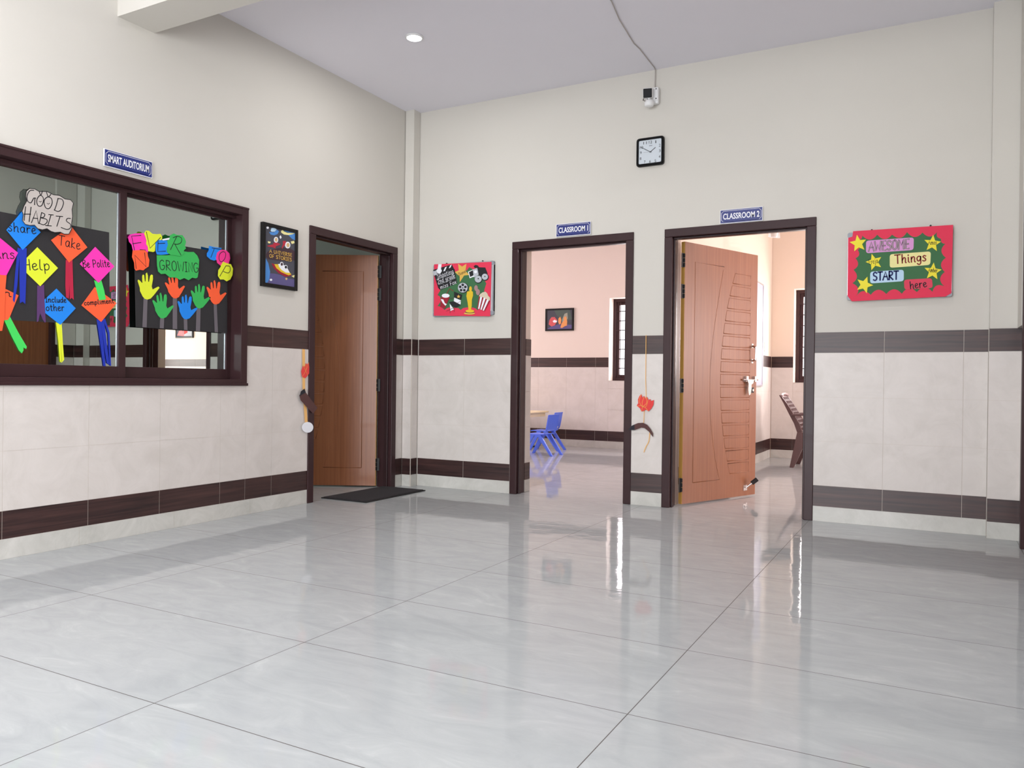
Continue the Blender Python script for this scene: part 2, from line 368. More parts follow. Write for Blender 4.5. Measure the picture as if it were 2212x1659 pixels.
# single stroke hand lettering, cap height 10, x height 6
GL = {
'A': (8, [[(0,0),(4,10),(8,0)], [(1.6,4),(6.6,4)]]), 'B': (7, [[(1,0),(1,10)], [(1,10),(5,9.6),(5.5,7.4),(1,5.4),(6,4.4),(6.4,1.6),(4,0),(1,0)]]),
'C': (7, [[(6.5,8.5),(4,10),(1,8),(0.5,4),(2,0.6),(5,0),(6.8,1.6)]]), 'D': (7, [[(1,0),(1,10)], [(1,10),(5,9),(6.8,5),(5,1),(1,0)]]),
'E': (6, [[(5.6,10),(1,10),(1,0),(5.6,0)], [(1,5),(4.8,5)]]), 'F': (6, [[(5.6,10),(1,10),(1,0)], [(1,5),(4.6,5)]]),
'G': (8, [[(6.5,8.8),(4,10),(1,8),(0.5,4),(2,0.6),(5,0.4),(7,2.5),(7,4.6),(4.4,4.6)]]), 'H': (7, [[(1,0),(1,10)], [(6.4,0),(6.4,10)], [(1,5),(6.4,5)]]),
'I': (4, [[(2,0),(2,10)], [(0.4,10),(3.6,10)], [(0.4,0),(3.6,0)]]), 'M': (9, [[(0.6,0),(1.2,10),(4.4,4),(7.6,10),(8.2,0)]]),
'N': (7.5, [[(1,0),(1,10),(6.5,0),(6.5,10)]]), 'O': (8, [[(4,10),(1,7.6),(1,2.4),(4,0),(7,2.4),(7,7.6),(4,10)]]),
'P': (7, [[(1,0),(1,10)], [(1,10),(5,9.6),(6.2,7.4),(5,5),(1,4.6)]]), 'R': (7.4, [[(1,0),(1,10)], [(1,10),(5,9.6),(6,7.6),(4.6,5.4),(1,5),(6.8,0)]]),
'S': (7, [[(6,8.6),(3.6,10),(1,8.4),(1.6,6),(5,4.6),(6.2,2.4),(4,0),(0.8,1)]]), 'T': (7, [[(3.5,0),(3.5,10)], [(0,10),(7,10)]]),
'U': (7.5, [[(1,10),(1,3),(3,0),(5.4,0.4),(6.6,3),(6.6,10)]]), 'V': (8, [[(0.5,10),(4,0),(7.5,10)]]),
'W': (10, [[(0.4,10),(2.4,0),(5,7),(7.6,0),(9.6,10)]]), '2': (6.6, [[(0.8,8),(3,10),(5.6,8.6),(5,5.6),(0.6,0),(6,0)]]),
'a': (6, [[(5,5.6),(2.6,6),(0.8,3.6),(1.6,0.6),(3.4,0.3),(5,3),(5,5.8),(5,1.4),(6,0.2)]]), 'b': (5.6, [[(1,10),(1,0.6)], [(1,3.6),(3,6),(5,4.4),(4.6,1.2),(2.4,0),(1,1.2)]]),
'c': (5, [[(4.6,5),(3,6),(1,4.4),(0.8,2),(2.4,0),(4.8,1)]]), 'd': (6, [[(5,5),(2.8,6),(0.8,3.6),(1.6,0.4),(3.6,0.4),(5,3)], [(5.4,10),(5,2),(5.8,0)]]),
'e': (5.2, [[(0.9,2.8),(3.4,3.6),(4.4,5),(3,6.2),(1.2,5),(0.8,2.2),(2.4,0),(5.2,1.2)]]), 'f': (4.4, [[(4,9),(2.6,10),(1.8,8),(1.8,-2.4)], [(0.2,5.6),(3.8,5.6)]]),
'g': (6, [[(5,5.4),(2.8,6),(0.8,4),(1.6,1),(3.6,1),(5,3.6),(5,5.8),(5,-1.6),(3,-3.4),(1,-2.2)]]), 'h': (6, [[(1,10),(1,0)], [(1,3),(3,6),(4.8,5),(4.8,0.8),(5.8,0)]]),
'i': (3, [[(1.4,6),(1.4,1),(2.6,0)], [(1.4,8),(1.5,8.8)]]), 'j': (3.4, [[(2,6),(2,-2),(0.4,-3)], [(2,8),(2.1,8.8)]]),
'k': (5.4, [[(1,10),(1,0)], [(4.6,6),(1,2.8),(5,0)]]), 'l': (3, [[(1.6,10),(1,4),(1.2,0.8),(2.8,0)]]), 'm': (8.6, [[(1,6),(1,0)], [(1,3.6),(2.8,6),(4.2,5),(4.2,0)], [(4.2,3.6),(6,6),(7.4,5),(7.4,0.8),(8.4,0)]]),
'n': (6, [[(1,6),(1,0)], [(1,3.4),(3,6),(4.7,5),(4.7,0.8),(5.8,0)]]), 'o': (5.6, [[(3,6),(1,4.6),(0.8,1.6),(2.6,0),(4.8,1.4),(5,4.4),(3,6)]]),
'p': (5.8, [[(1,6),(1,-3.4)], [(1,3.6),(3,6),(5,4.4),(4.6,1.2),(2.4,0),(1,1.2)]]), 'r': (4.6, [[(1,6),(1,0)], [(1,3.2),(2.4,5.8),(4.4,5.6)]]),
's': (4.8, [[(4.2,5.4),(2.4,6.2),(1,4.8),(3.6,2.6),(3.8,0.8),(2,0),(0.4,0.8)]]), 't': (4.2, [[(2,9),(2,1.2),(3.6,0)], [(0.2,6.2),(3.8,6.2)]]),
'u': (6, [[(1,6),(1,1.6),(2.8,0),(4.8,2),(5,6),(5,1),(6,0)]]), 'x': (5.4, [[(0.6,6),(5,0)], [(5,6),(0.6,0)]]), 'y': (5.6, [[(1,6),(1.4,2.6),(3,2),(4.8,4)], [(5,6),(4.4,-2),(2,-3.2),(0.8,-2)]]), ' ': (4, [])}
SOFT = set('BCDGOPRSUabcdefghjklmnoprstuy2')

# traced outlines, millimetres on the wall / glass planes
D = {
'k_share':[(-3396.6,1814.5),(-3298.9,1719.1),(-3392.5,1608.6),(-3476.7,1700)],
'k_share_t1':[(-3417.9,1619.1),(-3405.9,1614.8),(-3417.5,1419.7),(-3431.7,1327.1),(-3439.7,1339.4),(-3429.3,1479.9)],
'k_share_t2':[(-3408.7,1614.4),(-3371.1,1622.3),(-3372,1466.5),(-3375.4,1324.9),(-3389.7,1336),(-3403.7,1326.4),(-3407.1,1462.1)],
'k_ans':[(-3513,1656.6),(-3417.6,1590.4),(-3474.4,1465.2),(-3503.4,1463.2),(-3583.8,1555.4)],
'k_ans_t1':[(-3515,1468.4),(-3473.3,1468.4),(-3479.5,1385.7),(-3481.9,1239.4),(-3492.9,1175),(-3508.3,1174)],
'k_help':[(-3314.8,1636.5),(-3200.5,1539.2),(-3297.1,1428.4),(-3371,1491.5),(-3370.6,1570.5)],
'k_help_t1':[(-3312.6,1431.1),(-3295.8,1430.9),(-3295.6,1283.2),(-3304.3,1240.4),(-3312.6,1233.4)],
'k_help_t2':[(-3295.8,1430.9),(-3276.1,1439.5),(-3270.6,1323.5),(-3264.2,1239.1),(-3268.4,1233.7),(-3281.3,1250.5),(-3295.1,1283.2)],
'k_take':[(-3129.9,1784.3),(-3032.3,1679.5),(-3138,1578.9),(-3241.1,1686.5)],
'k_take_t1':[(-3156.9,1590.6),(-3136.7,1589.1),(-3133.9,1452.1),(-3136.7,1377.7),(-3152.4,1382.7),(-3157.6,1449.4)],
'k_take_t2':[(-3136.7,1589.1),(-3118.8,1598.2),(-3112.7,1454.5),(-3108.2,1373.9),(-3121,1383.6),(-3130.8,1373.9),(-3133.9,1452.1)],
'k_polite':[(-2986.6,1689.9),(-2865.5,1594),(-2963.7,1485.1),(-3077.6,1578.5)],
'k_polite_t1':[(-2990.1,1497),(-2971,1492.6),(-2940.8,1389.7),(-2957.7,1384.4),(-2972.7,1436.1)],
'k_polite_t2':[(-2971,1492.6),(-2947,1506.7),(-2926.9,1445.5),(-2916.5,1394.3),(-2939.9,1388.9)],
'k_include':[(-3208,1425.8),(-3096.8,1326.9),(-3183.9,1227.7),(-3267.7,1285.5),(-3272.7,1359.3)],
'k_include_t1':[(-3208.2,1241),(-3188.4,1231.7),(-3179.2,1115.6),(-3172.9,1018.5),(-3184,1024.7),(-3193.9,1136.5)],
'k_include_t2':[(-3188.4,1231.7),(-3176.2,1241.2),(-3167.3,1116.2),(-3159.8,1036.2),(-3170.7,1020.7),(-3178.3,1115.7)],
'k_comp':[(-2984.9,1459.5),(-2846.9,1379.5),(-2942.8,1261.3),(-3063.5,1346.7)],
'k_comp_t1':[(-2970.9,1276.3),(-2944.3,1264.8),(-2925.7,1127.5),(-2909.5,993.8),(-2924.2,995.7),(-2945.1,1126.6)],
'k_comp_t2':[(-2944.3,1264.8),(-2925,1279.9),(-2903.7,1128.6),(-2887.5,1014.8),(-2904.9,1023.5),(-2923.2,1127.6)],
'k_comp_t3':[(-2927.4,1279.7),(-2917.7,1282.7),(-2888.7,1202.5),(-2876.6,1008.2),(-2886.5,1011.2),(-2899.5,1192.7)],
'k_n':[(-3487.4,1399),(-3410.2,1367.6),(-3452.7,1251.8),(-3462.3,1234.7),(-3481.8,1231.2),(-3547.4,1282.3)],
'k_n_t1':[(-3481.8,1233.3),(-3464.3,1236.6),(-3426.1,1169.7),(-3381.2,1093.7),(-3381,1079.2),(-3388.9,1062.3),(-3405.2,1078.2),(-3441.8,1148.3)],
'k_n_t2':[(-3464.3,1236.6),(-3452.7,1253.8),(-3410.2,1174.8),(-3363.7,1098.6),(-3366.8,1086),(-3381.2,1094.5),(-3426.1,1169.7)],
'cardL':[(-3563.7,1789.4),(-3506.7,1790.7),(-3123.2,1789),(-2896.5,1789),(-2885.3,1244.6),(-3501.2,1233.2),(-3558.2,1232.1)],
'cloud':[(-3387.5,1919.6),(-3371.4,1937.6),(-3344.8,1941.4),(-3319.8,1932.3),(-3277.9,1941.6),(-3243.6,1932.1),(-3209,1935.3),(-3178.1,1922.5),(-3147,1924.7),(-3129.7,1908.8),(-3137.4,1872.4),(-3133.4,1834.1),(-3138.9,1798.3),(-3138.5,1763.6),(-3153.8,1732.7),(-3180.4,1728.1),(-3202.4,1735.1),(-3232.8,1727.7),(-3254.3,1730.3),(-3275.8,1741.3),(-3301,1730.5),(-3326.1,1732.4),(-3342.8,1748.2),(-3367.4,1741.6),(-3391.8,1743.4),(-3406.1,1761.3),(-3402.3,1790.8),(-3408.6,1810.2),(-3398.8,1840.9),(-3384.9,1868.5),(-3391.3,1891.9)],
'cloud_s0':[(-3348.8,1932.2),(-3369.3,1925.6),(-3383.2,1897.8),(-3380.9,1869.4),(-3364.5,1862.4),(-3354.4,1879),(-3348.4,1890.7),(-3338.1,1892.9)],
'cloud_s1':[(-3342.2,1892),(-3343.9,1856.3)],
'cloud_s2':[(-3315.4,1912.4),(-3329.8,1892.6),(-3332.5,1871.1),(-3323.2,1854.2),(-3306.5,1859.7),(-3297.2,1886.9),(-3300.7,1907.1),(-3315.4,1912.4)],
'cloud_s3':[(-3273.3,1913),(-3290.1,1896.8),(-3293.2,1875),(-3283.3,1851.8),(-3264.2,1853.5),(-3249.5,1884.1),(-3254.1,1908.6),(-3273.3,1913)],
'cloud_s4':[(-3217.5,1916.3),(-3225.8,1880.4),(-3236.2,1848.5)],
'cloud_s5':[(-3219.6,1915.9),(-3195.6,1916.6),(-3186.6,1897),(-3199.4,1860.1),(-3216.7,1845.9),(-3238.4,1850.2)],
'cloud_s6':[(-3390.7,1836.4),(-3398,1762.8)],
'cloud_s7':[(-3362.2,1840.1),(-3371.6,1761.6)],
'cloud_s8':[(-3398.4,1795.7),(-3363.9,1802.4)],
'cloud_s9':[(-3359.3,1757.6),(-3335.3,1826.7),(-3322.2,1760.3)],
'cloud_s10':[(-3351.4,1784),(-3326.6,1786.6)],
'cloud_s11':[(-3306.1,1822),(-3318,1761)],
'cloud_s12':[(-3306.1,1822),(-3289.3,1816.9),(-3295.4,1798.9),(-3312.1,1793.6),(-3280.5,1791.1),(-3276.1,1777.2),(-3292.9,1759.3),(-3316,1761.4)],
'cloud_s13':[(-3268.1,1818.9),(-3242.4,1821.7)],
'cloud_s14':[(-3255.3,1819.2),(-3271.7,1759)],
'cloud_s15':[(-3284.4,1756.7),(-3252.5,1760.3)],
'cloud_s16':[(-3227.3,1818.2),(-3190.2,1823.2)],
'cloud_s17':[(-3205.5,1820.3),(-3222.3,1763.6)],
'cloud_s18':[(-3145.8,1820.8),(-3163.6,1817.5),(-3167.9,1801.5),(-3145.5,1788.4),(-3147.5,1766.3),(-3167.4,1756.3),(-3198.3,1761.5)],
'cloud_s19':[(-3319.8,1932.3),(-3313.4,1914.9)],
'cloud_s20':[(-3303.2,1938.1),(-3309.2,1915.8)],
'cloud_s21':[(-3282.1,1940.6),(-3273.4,1917.2)],
'cloud_s22':[(-3256.5,1931.4),(-3267,1916.4)],
'cloud_s23':[(-3320.1,1880),(-3314.2,1877),(-3307.6,1882.6)],
'cloud_s24':[(-3277.2,1878.3),(-3270.8,1874.6),(-3263.6,1881.2)],
'cardR':[(-2738.7,1786.5),(-2366.9,1791.8),(-2016,1798.6),(-2011.5,1252.7),(-2348.7,1251.1),(-2710.2,1247.9),(-2721.7,1591.8)],
'l_E':[(-2777.2,1781.4),(-2763,1799.1),(-2729.2,1811.4),(-2670.1,1823.8),(-2659.8,1803.4),(-2652.1,1782.5),(-2654.3,1759.9),(-2641.5,1744.2),(-2639.6,1708.9),(-2663.8,1720.7),(-2703.5,1714.6),(-2742.5,1704.3),(-2752.6,1739.8),(-2769.7,1754.4)],
'l_V':[(-2670,1819.4),(-2655.3,1841.9),(-2635.2,1844.1),(-2609.6,1829.8),(-2578.9,1832.8),(-2553,1839.5),(-2539.8,1823.7),(-2542.2,1805.1),(-2568,1791.8),(-2588.4,1770.5),(-2590.4,1725.3),(-2603.1,1718),(-2638.7,1717.9),(-2644,1743.8),(-2654.4,1764.4),(-2657.2,1795)],
'l_E2':[(-2588.4,1775),(-2568.1,1798.6),(-2497.4,1805.7),(-2493.6,1721.7),(-2546.2,1709.4),(-2577.3,1707),(-2585.3,1726.1)],
'l_R':[(-2484.5,1842.1),(-2457.9,1858.2),(-2436.2,1852.7),(-2392.5,1857.8),(-2375.7,1842),(-2364.3,1820.5),(-2372.3,1791.2),(-2363.8,1778.5),(-2380.2,1762),(-2380,1743.4),(-2407.2,1720.7),(-2450.8,1721.2),(-2477.6,1719.6),(-2504.4,1729.3),(-2509.9,1751.2),(-2499.7,1780.2),(-2505.3,1802.1),(-2489.5,1816.1)],
'l_N':[(-2744.9,1706.1),(-2708.4,1713.9),(-2663.8,1720.7),(-2643.6,1708.3),(-2640.8,1686.4),(-2630.5,1665.7),(-2635,1624.9),(-2657.5,1608.6),(-2672.3,1595.5),(-2697.1,1596.7),(-2721.6,1586.9),(-2731.5,1598.7),(-2734.3,1633.3),(-2749.3,1666.2)],
'l_G':[(-2577.2,1702.5),(-2504.2,1713.3),(-2472.3,1720.3),(-2418.2,1723.7),(-2380.1,1757.3),(-2346.7,1757.7),(-2301.7,1764.6),(-2272.8,1745.2),(-2258.1,1718.8),(-2260.3,1670.9),(-2262.7,1632.5),(-2268,1603.2),(-2282.3,1594.4),(-2310.8,1595.6),(-2338.7,1575.7),(-2372.4,1585.7),(-2405.3,1570.1),(-2432.7,1580.7),(-2481.1,1577),(-2513.2,1595.8),(-2544.7,1589.6),(-2565.6,1602.7),(-2573.8,1637.7)],
'l_T':[(-2180.5,1824),(-2132.6,1821.8),(-2077.9,1825.5),(-2077.6,1803.4),(-2119.4,1738.6),(-2137.4,1731.1),(-2167.4,1734.1),(-2197.2,1751.5),(-2197.5,1770.7),(-2183,1792.2)],
'l_O':[(-2114,1788.1),(-2083.9,1812.3),(-2040.8,1816.5),(-2009.3,1799),(-2002.5,1765.2),(-2014.6,1728.7),(-2045.6,1719.5),(-2082.4,1704.6),(-2113.1,1719.9),(-2122.6,1752.7)],
'l_P':[(-2079.4,1709.9),(-2064.4,1734.1),(-2033.3,1728.6),(-1995.7,1726.4),(-1977.6,1698.9),(-1982,1653.4),(-2000.5,1621.3),(-2031.6,1605.1),(-2056.5,1614.5),(-2087.2,1610.8),(-2105.8,1633),(-2103.3,1672.4),(-2085.3,1694.4)],
'l_tape':[(-2542.2,1807.4),(-2479,1829.3),(-2478.8,1815.6),(-2536.9,1800.6)],
'ls_E_0':[(-2689.8,1806.3),(-2753.2,1791.1),(-2732.8,1710.1)],
'ls_E_1':[(-2745.4,1746.6),(-2689.2,1763.2)],
'ls_E_2':[(-2696.1,1718),(-2658.8,1721.5)],
'ls_V_0':[(-2652.7,1833.5),(-2626.3,1737.7),(-2551.7,1817.1)],
'ls_E2_0':[(-2570.6,1793.7),(-2572.4,1725.8),(-2515,1736.8)],
'ls_E2_1':[(-2570.4,1775.7),(-2520.9,1785.9)],
'ls_R_0':[(-2436.1,1841.2),(-2480.7,1751.2)],
'ls_R_1':[(-2462.9,1829.7),(-2430.7,1844.4),(-2400.5,1837.9),(-2402.9,1809.6),(-2430,1793.6),(-2454.4,1792)],
'ls_R_2':[(-2448.9,1790.6),(-2401.8,1728.5)],
'ls_N_0':[(-2720.8,1601),(-2731.5,1679.7),(-2652.6,1620.3),(-2664.6,1704.2)],
'ls_T_0':[(-2138.5,1808.8),(-2164.6,1749.1)],
'ls_T_1':[(-2156.5,1813.2),(-2080.9,1815.2)],
'ls_O_0':[(-2062.2,1803.3),(-2092.6,1781.6),(-2097,1746.7),(-2079.7,1730.5),(-2052.3,1753.1),(-2041.6,1789.2),(-2062.2,1803.3)],
'ls_P_0':[(-2039.3,1710.5),(-2090.6,1632.4)],
'ls_P_1':[(-2039.3,1710.5),(-2008,1709.8),(-2001.4,1685.8),(-2019.9,1663.5),(-2060.4,1668.2)],
'h_yellow':[(-2634.8,1421.5),(-2610.6,1430.8),(-2584.8,1459.9),(-2549.8,1503.9),(-2557.4,1510.6),(-2568.5,1505.3),(-2598.9,1487.4),(-2605.6,1505.7),(-2597.2,1552.9),(-2598.3,1576.3),(-2608.6,1579.3),(-2617.1,1570.4),(-2625,1530.3),(-2630.1,1532.4),(-2632.9,1569.4),(-2639.5,1587.5),(-2647.8,1580),(-2647.2,1549.9),(-2648.4,1531.3),(-2653.6,1531),(-2658.9,1567.7),(-2666.4,1571.9),(-2672.2,1562.3),(-2671.4,1534.6),(-2669.8,1520.9),(-2674.9,1520.6),(-2689.5,1533.6),(-2699.5,1536.7),(-2702.6,1528.3),(-2687.4,1487.7),(-2686,1469.4),(-2667.5,1437.9),(-2652.9,1424.6)],
'hs_yellow':[(-2660.1,1431),(-2632.5,1433.8),(-2636.8,1250.5),(-2666.4,1250.8)],
'h_green':[(-2522.7,1313.7),(-2499,1323.8),(-2475.5,1353.2),(-2443.7,1397.3),(-2451.9,1403.5),(-2462.6,1397.9),(-2491.8,1379.3),(-2500,1396.8),(-2495.3,1443),(-2498.2,1465.6),(-2508.8,1468.1),(-2516.6,1459.1),(-2521.4,1419.9),(-2526.7,1421.7),(-2532.4,1457.5),(-2540.4,1474.8),(-2548.2,1467.2),(-2545.2,1438),(-2545,1419.9),(-2550.2,1419.4),(-2558.4,1454.8),(-2566.3,1458.5),(-2571.3,1449),(-2568.4,1422.2),(-2565.6,1408.9),(-2570.8,1408.4),(-2586.4,1420.4),(-2596.7,1423),(-2599.2,1414.7),(-2580.7,1375.9),(-2577.9,1358.1),(-2556.8,1328.3),(-2541.1,1315.9)],
'hs_green':[(-2541.2,1325),(-2512.3,1327.3),(-2515.1,1251.8),(-2544.4,1252.2)],
'h_orange':[(-2428.1,1448.7),(-2406.6,1460.2),(-2386.9,1489.5),(-2361,1533.2),(-2369.4,1538.1),(-2379,1532),(-2405,1512.1),(-2414.4,1527.5),(-2414.4,1570.4),(-2419.3,1590.8),(-2429.7,1592.2),(-2436.3,1583.2),(-2437.1,1546.7),(-2442.3,1547.9),(-2451.1,1580.3),(-2460.4,1595.4),(-2467.1,1587.7),(-2461.5,1561.2),(-2459.5,1544.6),(-2464.4,1543.6),(-2475.7,1575.4),(-2483.5,1578.1),(-2487.4,1568.8),(-2482.1,1544.5),(-2478.2,1532.5),(-2483.1,1531.6),(-2499.1,1541.2),(-2509.2,1542.6),(-2510.7,1534.7),(-2489.4,1500.7),(-2485.1,1484.6),(-2462.1,1459),(-2445.9,1449.1)],
'hs_orange':[(-2451.6,1461.2),(-2420.2,1464.4),(-2415.8,1253.7),(-2450,1253.8)],
'h_blue':[(-2349.3,1321.4),(-2324.4,1329.6),(-2297.5,1357.1),(-2260.9,1398.7),(-2268.5,1405.5),(-2279.9,1400.7),(-2311.3,1384.3),(-2317.8,1402.4),(-2308.2,1448),(-2308.9,1470.8),(-2319.4,1474.1),(-2328.2,1465.7),(-2337.1,1426.9),(-2342.2,1429.1),(-2344.3,1465.2),(-2350.7,1483.1),(-2359.3,1476.1),(-2359.3,1446.8),(-2360.9,1428.7),(-2366.2,1428.6),(-2371,1464.5),(-2378.5,1468.8),(-2384.6,1459.6),(-2384.4,1432.7),(-2382.9,1419.3),(-2388.2,1419.2),(-2402.8,1432.3),(-2413,1435.7),(-2416.3,1427.5),(-2401.6,1387.6),(-2400.5,1369.7),(-2382.3,1338.4),(-2367.6,1325)],
'hs_blue':[(-2367.8,1329.4),(-2341,1331.4),(-2337.2,1251.8),(-2364,1252.4)],
'h_green2':[(-2245,1401),(-2219.6,1410),(-2192.6,1438.4),(-2155.9,1481.3),(-2163.9,1487.8),(-2175.5,1482.7),(-2207.4,1465.3),(-2214.4,1483.3),(-2205.6,1529.4),(-2206.7,1552.3),(-2217.6,1555.3),(-2226.5,1546.6),(-2234.7,1507.4),(-2240.1,1509.5),(-2243,1545.7),(-2249.9,1563.5),(-2258.6,1556.2),(-2258,1526.7),(-2259.3,1508.5),(-2264.7,1508.2),(-2270.3,1544.2),(-2278.2,1548.3),(-2284.2,1538.9),(-2283.4,1511.8),(-2281.7,1498.4),(-2287.1,1498.1),(-2302.3,1510.9),(-2312.8,1514),(-2316.1,1505.7),(-2300.1,1466),(-2298.7,1448),(-2279.3,1417.1),(-2263.9,1404.1)],
'hs_green2':[(-2268.2,1408.5),(-2236.5,1411.3),(-2238.4,1251.8),(-2271.9,1252.1)],
'h_red':[(-2112.2,1439.6),(-2086.3,1449.6),(-2059.5,1479.1),(-2023.3,1523.6),(-2031.9,1529.9),(-2043.7,1524.4),(-2076,1505.7),(-2084.1,1523.5),(-2077,1570.3),(-2079.1,1593.2),(-2090.5,1595.9),(-2099.3,1586.8),(-2106.2,1547.1),(-2111.8,1548.9),(-2116.4,1585.3),(-2124.4,1602.9),(-2133.1,1595.3),(-2131.1,1565.7),(-2131.7,1547.3),(-2137.3,1546.8),(-2144.7,1582.8),(-2153,1586.6),(-2158.9,1577),(-2156.9,1549.8),(-2154.5,1536.3),(-2160.1,1535.8),(-2176.4,1548.2),(-2187.4,1550.9),(-2190.4,1542.4),(-2172.2,1503),(-2169.9,1485),(-2148.5,1454.6),(-2131.9,1442)],
'hs_red':[(-2130.4,1447.6),(-2104.5,1450.1),(-2091.4,1252.7),(-2118.7,1253.5)],
'w_share':[(-3468.9,1696.5),(-3323.8,1705.2),(46.7,0)],
'w_ans':[(-3546.2,1541),(-3432,1557.5),(47.9,0)],
'w_help':[(-3391.4,1503.4),(-3243.7,1522.8),(55.7,0)],
'w_take':[(-3201.9,1668),(-3076.2,1659.4),(53.7,0)],
'w_polite':[(-3058.9,1560.3),(-2894.2,1586.9),(42,0)],
'w_include':[(-3267.4,1345),(-3152.1,1353.8),(29.7,0)],
'w_other':[(-3264.8,1298.5),(-3162.7,1307.2),(36.1,0)],
'w_comp':[(-3047.2,1348.2),(-2864.4,1378.7),(26.6,0)],
'w_n':[(-3494.6,1351.7),(-3445.8,1356.6),(38.3,0)],
'w_growing':[(-2555.4,1615.3),(-2259.8,1635.2),(61,0)],
'f_frame':[(269.3,1978),(883.9,1965.9),(887,1505.6),(272.3,1517.4)],
'f_sheet':[(277.4,1976.3),(864.4,1962.3),(857.9,1499.2),(280.8,1521.3)],
'f_green':[(347,1743.3),(317.5,1702.6),(342.7,1689),(353.1,1663.5),(348.4,1638.6),(318.9,1606.2),(359,1596.4),(394.3,1568.1),(418.8,1583.9),(458.2,1590.9),(507.4,1583),(536.7,1579.9),(561.3,1562.6),(585.3,1578.3),(619,1582.5),(686.2,1578.9),(710.1,1572),(734,1554.1),(743.2,1574.9),(775.9,1602.3),(803.1,1670.2),(795.6,1707),(797.6,1731.2),(815.7,1779),(801.3,1804),(781.6,1865.9),(710.4,1890.2),(676.7,1912.5),(643,1930.1),(619.3,1903.5),(493.2,1894.1),(395.3,1845.3)],
'f_clap':[(282.3,1876.4),(492.8,1923.1),(523,1795.3),(346.9,1744.1),(324.1,1765.2)],
'f_arm':[(269,1927.6),(465.3,1965),(488.9,1922.5),(282.3,1875.6)],
'f_st1':[(413.7,1948.5),(393.9,1942.2),(376,1909),(394.4,1911.3)],
'f_st2':[(465.3,1965),(447.2,1956.9),(433.7,1931.5),(450.9,1937.2)],
'f_st3':[(354.2,1933.2),(334.3,1928.1),(319.8,1895.4),(339.7,1899.3)],
'f_clamp':[(261.6,1913.3),(304.3,1920.5),(310.9,1884.1),(280.8,1875.6)],
'f_swirl':[(323.6,1974.8),(358.7,1972.6),(351.8,1931.2),(362,1913.9),(344.9,1889.8),(314.7,1895.6),(301.8,1921.5),(316.7,1933.3)],
'f_star':[(528.9,1966.5),(570.5,1939.3),(613.7,1961.3),(604.9,1900.2),(643.9,1863.2),(591,1859.9),(548.2,1804.4),(547.5,1854),(495.7,1896),(537,1908.2)],
'f_proj':[(688.3,1934.4),(704.8,1945.6),(728.6,1940.1),(743.1,1923),(804.4,1917.4),(828.5,1863.4),(791.6,1824.8),(739.5,1843.8),(724.2,1918),(698.1,1919.5)],
'f_psq':[(681.6,1907.4),(724.2,1918),(739.2,1860.1),(692.1,1837.3)],
'f_plens':[(631.5,1890.5),(683.9,1907.2),(694.3,1846.2),(650.1,1833.4)],
'f_pin':[(641.2,1885.9),(681.6,1902),(689.4,1856.7),(654.7,1844.2)],
'f_body':[(626.7,1718.5),(648.3,1722.4),(677,1721.2),(685.2,1713.8),(687.1,1683.1),(675.7,1646.8),(675.4,1593.6),(669.6,1565.2),(681.7,1556.6),(638.6,1556),(643.3,1566.1),(632.8,1627.9),(620,1681.8)],
'f_cup':[(365.1,1694.4),(447.2,1676.4),(399.1,1578.3),(349,1596.7)],
'f_wave':[(358,1665.4),(383,1660.3),(398.4,1628.4),(419.4,1617.2),(406.2,1603.9),(378.5,1629.1),(363.2,1650.6)],
'f_straw':[(417.1,1708.9),(446.1,1753.4),(485.7,1730.8)],
'f_dback':[(493.2,1725.1),(576.4,1693.9),(567.3,1651),(493.9,1674.6)],
'f_dwhite':[(496.4,1672.4),(565,1644.9),(560.7,1601),(519.1,1619.8),(491.9,1639.4)],
'f_dseat':[(442.8,1635.1),(491.9,1641.5),(568,1605.6),(512.3,1584.1),(477.8,1596.4)],
'f_dleg':[(450.4,1620.2),(495.4,1568.9),(458.7,1556.8)],
'f_dl1':[(414.3,1556.2),(497.6,1585.4)],
'f_dl2':[(454,1539.1),(456.5,1572.2)],
'f_dl3':[(498.1,1548.1),(492.7,1583.5)],
'f_dl4':[(447.3,1667.3),(494,1668.3)],
'f_dl5':[(521.5,1619.7),(564.1,1638.8)],
'f_bucket':[(748.8,1682.6),(856,1631.7),(804.9,1545.3),(731.4,1570.5)],
'f_corn':[(747.5,1674.5),(760.5,1692.3),(783.8,1705.5),(811.9,1710.3),(830.9,1693.3),(838.2,1674.8),(857,1657.9),(856,1631.7),(831.6,1640.7),(803.3,1658)],
'f_bs0':[(761.8,1676.4),(780.1,1667.7),(752.8,1563.1),(740.3,1567.4)],
'f_bs1':[(795.1,1660.6),(813.3,1652),(775.6,1555.3),(763.1,1559.6)],
'f_bs2':[(828.3,1644.8),(846.4,1636.2),(798.3,1547.5),(785.8,1551.8)],
'f_reelb':[(639.2,1750.7),(636.8,1736.6),(629.3,1724.2),(617.6,1714.5),(602.6,1708.6),(585.9,1707.1),(569.1,1710),(553.9,1717.3),(541.7,1728),(533.7,1741.3),(530.8,1755.7),(533.3,1769.9),(540.9,1782.4),(552.8,1792.1),(567.9,1797.9),(584.6,1799.3),(601.4,1796.2),(616.5,1789),(628.6,1778.2),(636.4,1765)],
'f_reel':[(631,1753.1),(628.8,1740.2),(621.9,1728.7),(611.1,1719.8),(597.3,1714.4),(581.9,1713),(566.5,1715.7),(552.5,1722.4),(541.2,1732.3),(533.9,1744.5),(531.3,1757.7),(533.6,1770.8),(540.5,1782.3),(551.5,1791.2),(565.4,1796.5),(580.8,1797.9),(596.2,1795),(610.1,1788.3),(621.2,1778.4),(628.4,1766.3)],
